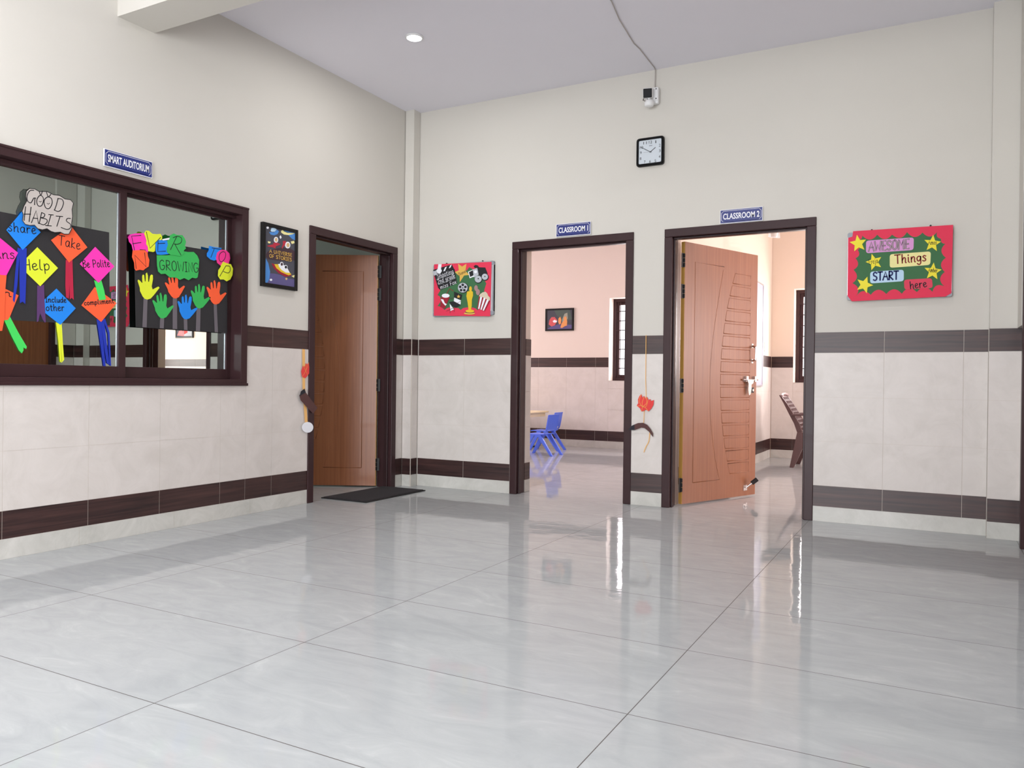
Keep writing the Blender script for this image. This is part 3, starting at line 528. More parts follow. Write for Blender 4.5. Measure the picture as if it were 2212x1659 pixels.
'f_reelc':[(587.2,1753.1),(586.9,1751.6),(586.1,1750.3),(584.9,1749.2),(583.2,1748.6),(581.4,1748.4),(579.7,1748.8),(578,1749.5),(576.7,1750.7),(575.9,1752.1),(575.6,1753.6),(575.8,1755.2),(576.6,1756.5),(577.9,1757.5),(579.5,1758.2),(581.3,1758.3),(583.1,1758),(584.7,1757.2),(586,1756.1),(586.9,1754.6)],
'f_r1b':[(776.7,1816.7),(774.9,1806.2),(769.4,1797),(760.7,1789.8),(749.7,1785.5),(737.4,1784.5),(725.1,1786.7),(713.9,1792.1),(705,1800.2),(699.2,1810),(697.1,1820.7),(698.9,1831.2),(704.4,1840.5),(713.2,1847.6),(724.2,1851.9),(736.5,1852.9),(748.8,1850.6),(759.9,1845.1),(768.8,1837.1),(774.6,1827.3)],
'f_r1':[(769.5,1819.9),(768,1810.8),(763.2,1802.7),(755.7,1796.6),(746.1,1792.8),(735.5,1791.9),(724.7,1793.9),(715,1798.6),(707.2,1805.6),(702.2,1814.1),(700.4,1823.4),(701.9,1832.5),(706.7,1840.6),(714.3,1846.8),(723.9,1850.5),(734.6,1851.4),(745.3,1849.4),(755,1844.6),(762.7,1837.7),(767.7,1829.1)],
'f_r1c':[(743,1825.3),(742.7,1823.6),(741.8,1822),(740.4,1820.8),(738.5,1820.1),(736.5,1819.9),(734.4,1820.3),(732.6,1821.2),(731.1,1822.6),(730.1,1824.2),(729.8,1826),(730.1,1827.7),(731,1829.3),(732.4,1830.5),(734.3,1831.2),(736.3,1831.3),(738.4,1831),(740.2,1830.1),(741.7,1828.7),(742.7,1827.1)],
'f_r2b':[(840.2,1833.6),(838.5,1824),(833.5,1815.4),(825.5,1808.9),(815.4,1804.9),(804.1,1803.9),(792.7,1806),(782.5,1811),(774.2,1818.5),(768.9,1827.6),(766.9,1837.5),(768.6,1847.2),(773.7,1855.7),(781.7,1862.3),(791.9,1866.2),(803.2,1867.2),(814.5,1865),(824.8,1860),(832.9,1852.5),(838.2,1843.5)],
'f_r2':[(832.2,1836.9),(830.8,1828.8),(826.6,1821.7),(819.9,1816.2),(811.5,1812.9),(802.1,1812.1),(792.6,1813.9),(784.1,1818.1),(777.2,1824.3),(772.8,1831.8),(771.1,1840.1),(772.5,1848.2),(776.8,1855.3),(783.5,1860.8),(791.9,1864.1),(801.4,1864.8),(810.8,1863),(819.3,1858.8),(826.2,1852.6),(830.6,1845.1)],
'f_r2c':[(808.3,1840.2),(808,1838.5),(807.1,1837.1),(805.8,1836),(804.1,1835.4),(802.2,1835.2),(800.4,1835.6),(798.6,1836.4),(797.3,1837.6),(796.4,1839.2),(796.1,1840.8),(796.3,1842.4),(797.2,1843.8),(798.5,1844.9),(800.2,1845.6),(802.1,1845.8),(804,1845.4),(805.7,1844.6),(807.1,1843.3),(807.9,1841.8)],
'f_head':[(674.8,1738.8),(674.3,1731.7),(672.5,1725.2),(669.6,1720.2),(665.9,1717.1),(661.8,1716.1),(657.6,1717.4),(653.8,1720.9),(650.8,1726.2),(648.8,1732.8),(648,1740.1),(648.6,1747.2),(650.4,1753.7),(653.3,1758.7),(657,1761.9),(661.1,1762.8),(665.3,1761.5),(669.1,1758),(672.1,1752.7),(674.1,1746.1)],
'f_base1':[(701.8,1547.8),(699.7,1543.8),(693.6,1540.4),(683.9,1537.8),(671.7,1536.3),(658.1,1536.1),(644.4,1537.1),(632.1,1539.4),(622.3,1542.6),(615.9,1546.5),(613.7,1550.6),(615.8,1554.6),(622,1558.1),(631.8,1560.6),(644.1,1562.1),(657.7,1562.3),(671.3,1561.2),(683.6,1558.9),(693.4,1555.7),(699.6,1551.9)],
'f_base2':[(708.8,1528),(706.1,1525),(698.1,1522.5),(685.7,1520.7),(670,1519.8),(652.6,1519.9),(635,1520.9),(619.2,1522.7),(606.6,1525.3),(598.5,1528.3),(595.6,1531.4),(598.4,1534.4),(606.4,1536.9),(619,1538.7),(634.8,1539.6),(652.3,1539.5),(669.7,1538.5),(685.5,1536.6),(698,1534.1),(706,1531.1)],
'f_base3':[(703.4,1538.7),(701.1,1536),(694.4,1533.7),(683.8,1532.1),(670.5,1531.2),(655.7,1531.2),(640.9,1532.1),(627.5,1533.8),(616.8,1536.2),(609.9,1538.9),(607.5,1541.8),(609.9,1544.5),(616.7,1546.8),(627.3,1548.4),(640.7,1549.3),(655.5,1549.3),(670.3,1548.3),(683.6,1546.6),(694.2,1544.3),(701,1541.6)],
'f_lid':[(448,1691),(446.1,1685.4),(440.4,1680.5),(431.5,1676.8),(420.2,1674.7),(407.7,1674.3),(395.1,1675.7),(383.7,1678.8),(374.6,1683.2),(368.7,1688.6),(366.6,1694.3),(368.5,1699.9),(374.3,1704.8),(383.2,1708.5),(394.6,1710.6),(407.1,1711),(419.7,1709.6),(431.1,1706.5),(440.1,1702),(445.9,1696.7)],
'f_pop1':[(735.2,1744.3),(734.4,1736.5),(731.9,1729.6),(728,1724.1),(723.1,1720.8),(717.5,1719.8),(711.9,1721.3),(706.8,1725.1),(702.7,1730.9),(700.1,1738),(699.1,1745.9),(699.8,1753.7),(702.3,1760.6),(706.2,1766),(711.2,1769.4),(716.8,1770.4),(722.4,1768.9),(727.5,1765),(731.5,1759.3),(734.2,1752.1)],
'f_pop2':[(756.5,1708.7),(755.6,1700.4),(752.9,1693.1),(748.6,1687.3),(743.1,1683.7),(737,1682.7),(730.8,1684.2),(725.2,1688.3),(720.7,1694.4),(717.8,1702.1),(716.7,1710.4),(717.5,1718.7),(720.3,1726.1),(724.6,1731.9),(730.1,1735.4),(736.2,1736.5),(742.4,1734.9),(748,1730.8),(752.5,1724.7),(755.4,1717)],
'f_dot':[(723.2,1885.4),(722.6,1881.4),(720.5,1877.9),(717.1,1875.2),(712.9,1873.6),(708.2,1873.2),(703.5,1874.1),(699.2,1876.2),(695.8,1879.3),(693.6,1883),(692.8,1887.1),(693.5,1891.1),(695.6,1894.6),(698.9,1897.3),(703.2,1899),(707.9,1899.3),(712.6,1898.4),(716.8,1896.3),(720.2,1893.3),(722.4,1889.5)],
'f_hole0':[(621.1,1759.9),(620.5,1756.5),(618.7,1753.5),(615.8,1751.2),(612.2,1749.8),(608.2,1749.4),(604.2,1750.1),(600.5,1751.9),(597.6,1754.5),(595.7,1757.6),(595,1761.1),(595.6,1764.5),(597.4,1767.5),(600.3,1769.8),(603.9,1771.2),(607.9,1771.6),(611.9,1770.9),(615.6,1769.1),(618.5,1766.5),(620.4,1763.3)],
'f_hole1':[(610.9,1732),(610.3,1728.6),(608.5,1725.6),(605.6,1723.3),(602,1721.9),(598,1721.5),(593.9,1722.2),(590.3,1724),(587.4,1726.5),(585.5,1729.7),(584.8,1733.2),(585.4,1736.6),(587.2,1739.6),(590,1741.9),(593.6,1743.4),(597.7,1743.7),(601.7,1743),(605.4,1741.2),(608.3,1738.7),(610.2,1735.5)],
'f_hole2':[(577.9,1733.9),(577.3,1730.5),(575.5,1727.5),(572.6,1725.2),(569,1723.7),(565,1723.4),(560.9,1724.1),(557.2,1725.8),(554.3,1728.4),(552.4,1731.6),(551.7,1735.1),(552.3,1738.5),(554.1,1741.5),(557,1743.9),(560.6,1745.3),(564.7,1745.6),(568.7,1744.9),(572.4,1743.2),(575.3,1740.6),(577.2,1737.4)],
'f_hole3':[(567.7,1763.1),(567.1,1759.7),(565.3,1756.6),(562.5,1754.3),(558.8,1752.9),(554.8,1752.5),(550.7,1753.3),(547,1755),(544.1,1757.6),(542.2,1760.8),(541.5,1764.3),(542.1,1767.7),(543.9,1770.7),(546.8,1773.1),(550.4,1774.5),(554.5,1774.8),(558.5,1774.1),(562.2,1772.3),(565.1,1769.7),(567,1766.5)],
'f_hole4':[(594.5,1779.1),(593.9,1775.7),(592.1,1772.7),(589.2,1770.4),(585.6,1768.9),(581.6,1768.6),(577.5,1769.3),(573.8,1771.1),(570.9,1773.7),(569,1776.9),(568.3,1780.3),(568.9,1783.8),(570.7,1786.8),(573.6,1789.1),(577.2,1790.5),(581.3,1790.8),(585.3,1790.1),(589,1788.3),(591.9,1785.7),(593.8,1782.6)],
'f_dstar':[(541,1697.4),(545.9,1686),(559.8,1683.8),(548.8,1677),(551.6,1665.2),(539.8,1672.3),(527.5,1667.1),(531.3,1678.5),(521,1687.1),(535.1,1686.9)],
'w_shoot':[(314.4,1849.5),(485.9,1890.4),(35.7,0)],
'w_2nd':[(322.1,1802.2),(499.7,1849),(37.7,0)],
'w_miss':[(349.3,1751.5),(516.6,1795.6),(35.6,0)],
'w_diana':[(539.1,1860.6),(607.5,1885.7),(25.6,0)],
'f_u1':[(308,1840.6),(488.5,1886.1)],
'f_u2':[(327.2,1794.4),(503.7,1843)],
'q_sheet':[(3695.3,1995.4),(4288.4,1988.8),(4283.9,1549.2),(4250.1,1528.4),(3693.1,1518.9),(3665.5,1557),(3664.5,1952),(3691.5,1958.8)],
'q_board':[(3664.3,1968.5),(4287.7,1964.5),(4284,1538.1),(3662.1,1527.7)],
'q_p1':[(3776.5,1924.8),(4064.1,1924.9),(4062.6,1842.3),(3777.6,1839.8)],
'q_p2':[(3922.2,1823.2),(4163.9,1826.3),(4161.5,1738.3),(3923.2,1733)],
'q_p3':[(3804.6,1713.8),(4007.3,1716.1),(4008.2,1639.7),(3805.5,1634.8)],
'q_p4':[(4009.1,1649.4),(4172.4,1651.1),(4178.1,1587.4),(4012.4,1583.7)],
'q_green':[(3725.7,1935.7),(3732.4,1934.8),(3738.2,1935.2),(3742.9,1936.7),(3746.7,1939.3),(3749.5,1943.2),(3751.4,1948.2),(3752.2,1954.3),(3752.1,1961.7),(3764.7,1948),(3776.9,1938.3),(3788.9,1932.4),(3800.6,1930.3),(3812.1,1932.1),(3823.3,1937.7),(3834.2,1947.1),(3844.8,1960.2),(3856.3,1946.3),(3867.7,1936.1),(3879,1929.7),(3890.2,1927),(3901.4,1928),(3912.5,1932.7),(3923.6,1941.1),(3934.6,1953.2),(3947.9,1941.3),(3960.6,1933.2),(3972.6,1928.9),(3984,1928.3),(3994.7,1931.5),(4004.8,1938.4),(4014.3,1949),(4023.1,1963.4),(4034.4,1948.6),(4045.6,1937.7),(4056.9,1930.7),(4068.3,1927.5),(4079.6,1928.1),(4091.1,1932.5),(4102.6,1940.7),(4114.1,1952.7),(4125.4,1939.8),(4136.4,1930.5),(4147.3,1924.9),(4158,1922.8),(4168.4,1924.4),(4178.6,1929.5),(4188.7,1938.2),(4198.5,1950.5),(4196.2,1941.8),(4195.3,1933.9),(4196,1926.8),(4198.1,1920.6),(4201.7,1915.2),(4206.7,1910.6),(4213.2,1906.9),(4221.1,1904),(4220.6,1896.3),(4221,1889.6),(4222.6,1883.9),(4225.2,1879.1),(4228.8,1875.3),(4233.5,1872.5),(4239.2,1870.6),(4246,1869.8),(4236.1,1858.8),(4229.1,1847.8),(4225,1836.6),(4224,1825.3),(4225.9,1813.9),(4230.8,1802.4),(4238.7,1790.9),(4249.5,1779.2),(4238.3,1769.4),(4230,1759.1),(4224.8,1748.3),(4222.6,1737),(4223.5,1725.3),(4227.4,1713.2),(4234.3,1700.6),(4244.3,1687.6),(4233.4,1677.2),(4225.5,1666.4),(4220.7,1655.4),(4218.8,1644),(4220.1,1632.4),(4224.3,1620.4),(4231.6,1608.2),(4241.9,1595.7),(4229.4,1601.6),(4218.1,1604.7),(4208.1,1604.9),(4199.2,1602.1),(4191.5,1596.5),(4185.1,1588),(4179.9,1576.6),(4176,1562.3),(4164.5,1575.8),(4153,1585.6),(4141.7,1591.6),(4130.4,1593.9),(4119.2,1592.3),(4108.1,1586.8),(4097.1,1577.6),(4086.1,1564.5),(4073.6,1576.6),(4061.5,1585.1),(4049.8,1589.8),(4038.5,1590.7),(4027.7,1587.9),(4017.2,1581.4),(4007.1,1571.1),(3997.4,1557),(3985.6,1570.8),(3973.9,1580.8),(3962.2,1587),(3950.5,1589.3),(3938.9,1587.8),(3927.4,1582.3),(3916,1573),(3904.6,1559.8),(3892,1573.2),(3879.7,1582.7),(3867.5,1588.4),(3855.6,1590.2),(3843.9,1588),(3832.5,1581.9),(3821.2,1571.9),(3810.2,1558),(3797.7,1570.3),(3785.6,1579),(3773.8,1584),(3762.3,1585.3),(3751.1,1582.9),(3740.3,1576.6),(3729.8,1566.7),(3719.6,1553),(3727.1,1566.9),(3731.6,1580),(3733.1,1592.4),(3731.6,1603.9),(3727.1,1614.5),(3719.5,1624.5),(3708.9,1633.6),(3695.3,1641.9),(3707.1,1651.7),(3715.6,1661.9),(3721.1,1672.5),(3723.4,1683.6),(3722.5,1695.1),(3718.6,1707.1),(3711.5,1719.5),(3701.2,1732.4),(3712.2,1739.9),(3720.5,1748.1),(3726,1756.8),(3728.8,1766.3),(3728.9,1776.4),(3726.2,1787.2),(3720.8,1798.7),(3712.7,1810.8),(3721.1,1815.1),(3727.7,1820.2),(3732.3,1825.9),(3735,1832.4),(3735.7,1839.6),(3734.6,1847.5),(3731.5,1856.1),(3726.5,1865.5),(3734.9,1873.6),(3740.8,1882),(3744.3,1890.5),(3745.4,1899.2),(3744.1,1908),(3740.4,1917),(3734.2,1926.3)],
'q_s0':[(3719.8,1968.8),(3739.7,1932.1),(3777.1,1932.2),(3753,1903),(3767.5,1864),(3732.7,1882.3),(3704,1857.9),(3706.7,1898.7),(3674.2,1922.9),(3711.1,1929.5)],
'q_s1':[(4176.6,1933.4),(4187.1,1894.9),(4221.2,1885.4),(4193.1,1865),(4198.2,1825.6),(4170.2,1851.3),(4139,1836.4),(4150,1873),(4125.5,1903.4),(4160.5,1900)],
'q_s2':[(3812.4,1833.7),(3836,1801.5),(3871.2,1808),(3852.3,1775.5),(3871.1,1740.1),(3836,1752),(3812.3,1723.4),(3809.4,1763.5),(3775.6,1781.4),(3809.4,1794.2)],
'q_s3':[(4181.3,1752.5),(4192.2,1713),(4227.3,1703.8),(4198.3,1682.3),(4203.6,1641.9),(4174.8,1667.8),(4142.7,1651.9),(4154,1689.8),(4128.8,1720.6),(4164.8,1717.7)],
'q_s4':[(3788.5,1681.4),(3790.7,1640.5),(3824.7,1621.9),(3790,1609.2),(3786.2,1568.8),(3762.5,1601.8),(3725.7,1595.4),(3746.1,1628.7),(3727.2,1665.4),(3763.6,1652.6)],
'w_awesome':[(3793.4,1852.1),(4037.2,1854.3),(61.1,0)],
'w_things':[(3953.9,1758.1),(4138.8,1766.6),(57.4,0)],
'w_start':[(3822.2,1653.1),(3975.8,1653.9),(55.1,0)],
'w_here':[(4045.4,1586.7),(4143.3,1596.4),(48.3,0)],
'w_freja':[(3797.1,1761.8),(3852.4,1770.1),(34.9,0)],
'w_amos':[(4147.5,1870.2),(4197,1869.4),(28.1,0)],
'w_amber':[(4149.6,1692.8),(4201.6,1687.1),(27.1,0)],
'g_frame':[(-1786.8,2050.2),(-1445.4,2049.4),(-1448,1597.5),(-1792,1597.7)],
'g_in':[(-1758.7,2027.8),(-1468.3,2032.9),(-1473.1,1615.4),(-1761.9,1615)],
'g_purple':[(-1712.8,1696.2),(-1672.5,1699.3),(-1612.4,1696.9),(-1534,1680.2),(-1472.5,1681.5),(-1473.1,1615.4),(-1761.9,1615),(-1751.8,1643.8)],
'g_planet':[(-1757.3,1797.1),(-1732.5,1765),(-1714.6,1707.9),(-1720.2,1655.5),(-1740.9,1621.4),(-1761.4,1615.8)],
'g_mar':[(-1756.1,1824.9),(-1739,1847.3),(-1675.2,1877),(-1593.4,1899.8),(-1514.8,1901.9),(-1469.4,1888.3),(-1470.7,1822.1),(-1536,1808.7),(-1646.8,1797),(-1727.6,1793.5),(-1756.4,1805.1)],
'g_ufor':[(-1703.2,1769.1),(-1673.6,1767.2),(-1612.8,1725.1),(-1534.5,1710.8),(-1505,1712.5),(-1508.9,1703.8),(-1562.3,1689),(-1634.6,1708.2),(-1678.5,1736.6)],
'g_ufoy':[(-1676.3,1766.8),(-1635.5,1770.5),(-1591.1,1752.3),(-1534.9,1735.3),(-1505.1,1714.5),(-1534.4,1703.5),(-1607.2,1717.8),(-1656.9,1741.4)],
'g_ufow':[(-1638.3,1773.3),(-1591.5,1776.5),(-1546.5,1754.2),(-1520.6,1724),(-1562.8,1720.2),(-1607.5,1735.9),(-1629.8,1755.1)],
'g_ufob':[(-1727.9,1987.7),(-1682.4,1993.7),(-1650.2,2017.3),(-1633.7,2008.2),(-1649.7,1985.3),(-1682.1,1971.8),(-1714.3,1972.2)],
'g_dome':[(-1714.7,1998),(-1707,2019.2),(-1688.4,2031.3),(-1666.7,2029.6),(-1655.7,2016.4),(-1677.1,1998.6),(-1703.9,1993.9)],
'g_cres':[(-1601,2028),(-1592.7,2031.5),(-1584.1,2016.8),(-1550.5,2012.5),(-1474,2029.9),(-1493.8,2012.1),(-1539,1998.2),(-1583.8,1994.6),(-1611.6,2003.9),(-1612.9,2015.8)],
'g_pl2':[(-1584.3,2029),(-1469.9,2030.6),(-1471.3,1970.5),(-1504.6,1977.3),(-1539,1998.2),(-1473.9,2027.8),(-1539.3,2016.5),(-1573,2018.8)],
'g_rb1':[(-1686.6,1915.1),(-1665.2,1926.6),(-1615.8,1918.5),(-1664.7,1894.6),(-1667.1,1878.2),(-1680.7,1884.1),(-1739.6,1882.8),(-1744.9,1887.9),(-1686.5,1907.1)],
'g_rb2':[(-1594.1,1946.2),(-1566.4,1950.8),(-1560.4,1927.4),(-1588,1906.7),(-1598.8,1888.8),(-1604.4,1896),(-1593.8,1922)],
'g_ye':[(-1515.7,1955),(-1481.6,1965.5),(-1476.7,1949),(-1504,1938.4)],
'g_ye2':[(-1740.1,1920.3),(-1713.5,1920.7),(-1718.7,1907.9),(-1737.3,1906.9)],
'g_ye3':[(-1504.9,1702.2),(-1473,1714.5),(-1477.3,1693.3)],
'g_dia':[(-1619.6,1982.4),(-1608.4,1970.2),(-1617.5,1956.5),(-1627.6,1969)],
'g_h1':[(-1641,1946.6),(-1641.9,1940),(-1644.7,1933.7),(-1649.2,1928.3),(-1654.9,1924.5),(-1661.3,1922.4),(-1667.7,1922.4),(-1673.4,1924.4),(-1678,1928.3),(-1681,1933.6),(-1682.1,1939.8),(-1681.2,1946.4),(-1678.4,1952.6),(-1674,1958),(-1668.3,1961.9),(-1661.9,1964),(-1655.6,1964),(-1649.7,1962),(-1645.1,1958.2),(-1642.1,1952.9)],
'g_h1i':[(-1648,1945.4),(-1648.6,1940.9),(-1650.4,1936.5),(-1653.2,1932.9),(-1656.8,1930.2),(-1660.9,1928.9),(-1664.9,1928.9),(-1668.5,1930.4),(-1671.4,1933.1),(-1673.4,1936.8),(-1674.1,1941.1),(-1673.5,1945.7),(-1671.7,1950),(-1668.9,1953.6),(-1665.3,1956.3),(-1661.3,1957.7),(-1657.3,1957.6),(-1653.6,1956.2),(-1650.7,1953.5),(-1648.7,1949.8)],
'g_h2':[(-1520.4,1927.6),(-1521.5,1919.9),(-1525.1,1912.4),(-1530.8,1906.1),(-1537.9,1901.5),(-1545.9,1899.1),(-1553.9,1899),(-1561.1,1901.4),(-1566.9,1905.9),(-1570.6,1912.1),(-1572,1919.4),(-1570.9,1927.1),(-1567.3,1934.5),(-1561.7,1940.8),(-1554.6,1945.4),(-1546.7,1947.9),(-1538.7,1948),(-1531.4,1945.7),(-1525.6,1941.2),(-1521.8,1935)],
'g_h2i':[(-1528.8,1926.3),(-1529.5,1921.1),(-1531.7,1916.2),(-1535.1,1912.1),(-1539.5,1909),(-1544.4,1907.5),(-1549.2,1907.5),(-1553.6,1909.1),(-1557.2,1912.2),(-1559.5,1916.4),(-1560.3,1921.3),(-1559.6,1926.4),(-1557.5,1931.3),(-1554,1935.4),(-1549.7,1938.5),(-1544.9,1940),(-1540,1940),(-1535.6,1938.4),(-1532,1935.4),(-1529.7,1931.2)],
'g_h3':[(-1587.7,1779.1),(-1588.4,1774.2),(-1590.7,1769.6),(-1594.3,1765.7),(-1598.9,1762.9),(-1604,1761.5),(-1609.1,1761.5),(-1613.8,1763.1),(-1617.5,1765.9),(-1619.9,1769.9),(-1620.8,1774.5),(-1620,1779.3),(-1617.8,1783.9),(-1614.2,1787.8),(-1609.6,1790.7),(-1604.5,1792.1),(-1599.4,1792.1),(-1594.7,1790.6),(-1591,1787.7),(-1588.5,1783.7)],
'g_h3i':[(-1593.2,1777.1),(-1593.7,1773.5),(-1595.2,1770.2),(-1597.6,1767.3),(-1600.7,1765.3),(-1604.1,1764.3),(-1607.5,1764.4),(-1610.6,1765.6),(-1613,1767.7),(-1614.7,1770.6),(-1615.2,1774.1),(-1614.8,1777.6),(-1613.2,1781),(-1610.9,1783.8),(-1607.8,1785.8),(-1604.4,1786.9),(-1601,1786.8),(-1597.9,1785.6),(-1595.4,1783.5),(-1593.8,1780.5)],
'g_h4':[(-1546.6,1763.1),(-1547.4,1758.5),(-1549.9,1754.1),(-1553.8,1750.3),(-1558.8,1747.5),(-1564.3,1746.1),(-1569.8,1746.1),(-1574.8,1747.5),(-1578.8,1750.2),(-1581.4,1753.9),(-1582.3,1758.3),(-1581.5,1762.9),(-1579.1,1767.3),(-1575.2,1771.1),(-1570.2,1773.9),(-1564.7,1775.3),(-1559.2,1775.4),(-1554.2,1774),(-1550.2,1771.3),(-1547.5,1767.5)],
'g_h4i':[(-1551.1,1761.7),(-1551.6,1758.4),(-1553.3,1755.2),(-1556,1752.5),(-1559.4,1750.5),(-1563.2,1749.5),(-1567,1749.5),(-1570.5,1750.5),(-1573.2,1752.5),(-1575,1755.2),(-1575.6,1758.4),(-1575.1,1761.7),(-1573.4,1764.9),(-1570.7,1767.6),(-1567.3,1769.6),(-1563.5,1770.6),(-1559.7,1770.6),(-1556.3,1769.6),(-1553.5,1767.6),(-1551.7,1764.9)],
'g_d1':[(-1733.6,2017.6),(-1734.1,2014.9),(-1735.6,2012.2),(-1737.9,2009.8),(-1740.8,2008.1),(-1744.1,2007.1),(-1747.4,2006.9),(-1750.3,2007.6),(-1752.7,2009.1),(-1754.2,2011.3),(-1754.8,2013.9),(-1754.3,2016.6),(-1752.8,2019.3),(-1750.5,2021.7),(-1747.6,2023.4),(-1744.4,2024.4),(-1741.1,2024.6),(-1738.1,2023.9),(-1735.7,2022.4),(-1734.2,2020.2)],
'g_d2':[(-1696,1651.3),(-1696.5,1648.8),(-1698,1646.4),(-1700.4,1644.3),(-1703.3,1642.8),(-1706.6,1642.1),(-1709.9,1642.1),(-1712.9,1642.8),(-1715.3,1644.3),(-1716.9,1646.3),(-1717.4,1648.7),(-1716.9,1651.2),(-1715.4,1653.6),(-1713.1,1655.7),(-1710.2,1657.2),(-1706.9,1658),(-1703.6,1658),(-1700.6,1657.2),(-1698.2,1655.7),(-1696.6,1653.7)],
'g_d3':[(-1547.5,1676.5),(-1547.9,1674),(-1549.1,1671.5),(-1551.1,1669.5),(-1553.6,1668),(-1556.3,1667.3),(-1559.1,1667.4),(-1561.6,1668.2),(-1563.6,1669.8),(-1564.9,1671.9),(-1565.4,1674.3),(-1565,1676.9),(-1563.8,1679.3),(-1561.8,1681.4),(-1559.3,1682.8),(-1556.6,1683.6),(-1553.8,1683.5),(-1551.3,1682.7),(-1549.3,1681.1),(-1548,1679)],
'w_u1':[(-1727.3,1841.9),(-1505.4,1845),(23,0)],
'w_u2':[(-1726.7,1807.5),(-1506.6,1809.6),(23.7,0)],
'a_rib1':[(-1371.8,1171.5),(-1344.4,1168.5),(-1337.5,886.1),(-1305.5,614.8),(-1335.5,616),(-1364.9,886.1)],
'a_lot':[(-1304.4,1071),(-1291.1,996.6),(-1314.9,970.8),(-1338.5,951.9),(-1374.4,961.6),(-1383.3,1003.4),(-1367.4,1045.7),(-1345.9,1037.8),(-1334.4,1065.1),(-1319.8,1055.3)],
'a_arc':[(-1357.5,873.5),(-1342.8,843.9),(-1269.3,775.3),(-1213.1,724.5),(-1261.6,681.3),(-1341.1,742.7),(-1395.1,785.7),(-1410.9,823.5)],
'a_tip':[(-1357.5,873.5),(-1342.8,843.9),(-1408.5,817.6),(-1396.2,852.6)],
'a_disc':[(-1256.3,576.9),(-1259.1,564.4),(-1267.5,553.4),(-1280.9,545),(-1297.7,540),(-1316.3,539),(-1334.8,541.9),(-1351.6,548.5),(-1364.9,558.1),(-1373.4,569.8),(-1376.5,582.4),(-1373.8,594.7),(-1365.6,605.6),(-1352.6,614),(-1336.1,619.1),(-1317.6,620.3),(-1298.9,617.6),(-1281.9,611.1),(-1268.3,601.5),(-1259.5,589.7)],
'b_lot':[(2202.3,861.4),(2214.2,831.8),(2224.7,848.2),(2237.1,823.3),(2247.6,842.2),(2261.3,817.3),(2276.6,823.5),(2281.5,808.8),(2304.6,817.6),(2301.1,781),(2285.5,751.7),(2262.5,728.5),(2240.9,742.7),(2227.6,732.7),(2206.1,725.6),(2193.6,751.1),(2180,760.5),(2168.3,769.9),(2174.3,784.3),(2179.6,787.7),(2176.5,816.8),(2187,843)],
'b_arc':[(2153.3,624.7),(2181.6,636.7),(2222.1,640.1),(2255.8,625.2),(2282.9,594),(2302,562.7),(2303.7,532.6),(2269.9,574.2),(2236.1,598.7),(2209.1,602.8),(2155.2,581.2)],
'b_tip':[(2103.3,583.1),(2134.3,615.5),(2153.3,624.7),(2155.2,581.2),(2134.8,580.4)],
'b_str':[(2234.5,972.9),(2239.3,860.1)],
'b_str0':[(2233.4,1314.9),(2234.5,972.9)],
'b_str2':[(2226.2,733.9),(2223.4,640.2)],
'b_str3':[(2273.3,567.9),(2265.5,496.8),(2244.6,457.1),(2228.4,414.3)],
'b_v1':[(2201,856.2),(2187.5,810.6),(2200,778.5),(2213.7,762.7)],
'b_v2':[(2224.2,834),(2211.9,798.2),(2213.7,762.7)],
'b_v3':[(2244.3,836.3),(2246.9,792.5),(2213.7,762.7)],
'b_v4':[(2258,817.3),(2243.9,766.7),(2213.7,762.7)],
'b_v5':[(2213.7,762.7),(2207.5,726.9)],
'b_v6':[(2173.1,766.2),(2200.1,772),(2233.9,760),(2261.1,731.7)],
'c_frame':[(2141.4,2832.9),(2361.2,2829.9),(2359.9,2616.1),(2142.4,2615.7)],
'c_face':[(2161,2820.4),(2345.5,2816.6),(2340.9,2626.4),(2160.5,2626.9)],
'c_c':[(2254.6,2720.6)],
'c_m':[(2175.6,2767.3)],
'c_h':[(2294.2,2748.9)],
'c_s':[(2200.5,2720)],
'cn_12':[(2254.8,2795.6)],
'cn_1':[(2296.6,2792.8)],
'cn_2':[(2328.5,2761.6)],
'cn_3':[(2329,2720.2)],
'cn_4':[(2327.8,2675.6)],
'cn_5':[(2295.6,2646.9)],
'cn_6':[(2252.6,2647.6)],
'cn_7':[(2210.5,2648.7)],
'cn_8':[(2176.8,2678.3)],
'cn_9':[(2178.6,2723.4)],
'cn_10':[(2183,2763.4)],
'cn_11':[(2211.6,2794.4)],
'cn_logo':[(2255.8,2768.3)],
}

D = {k: [(a / 1000.0, b / 1000.0) for a, b in v] for k, v in D.items()}

def write(mb, pl, key, text, width, w, mi=0):
    (u0, v0), (u1, v1), (h, _) = D[key]
    adv = sum(GL[c][0] + 1.0 for c in text) - 1.0
    L = math.hypot(u1 - u0, v1 - v0); sx = L / adv; sy = h / 10.0
    du, dv = (u1 - u0) / L, (v1 - v0) / L
    x = 0.0
    for c in text:
        for line_ in GL[c][1]:
            pts = [(u0 + (x + a) * sx * du - b * sy * dv * 0.0 - b * sy * dv, v0 + (x + a) * sx * dv + b * sy * du) for a, b in line_]
            mb.stroke(pl, pts, width, w, mi, smooth=c in SOFT)
        x += GL[c][0] + 1.0
    return mb

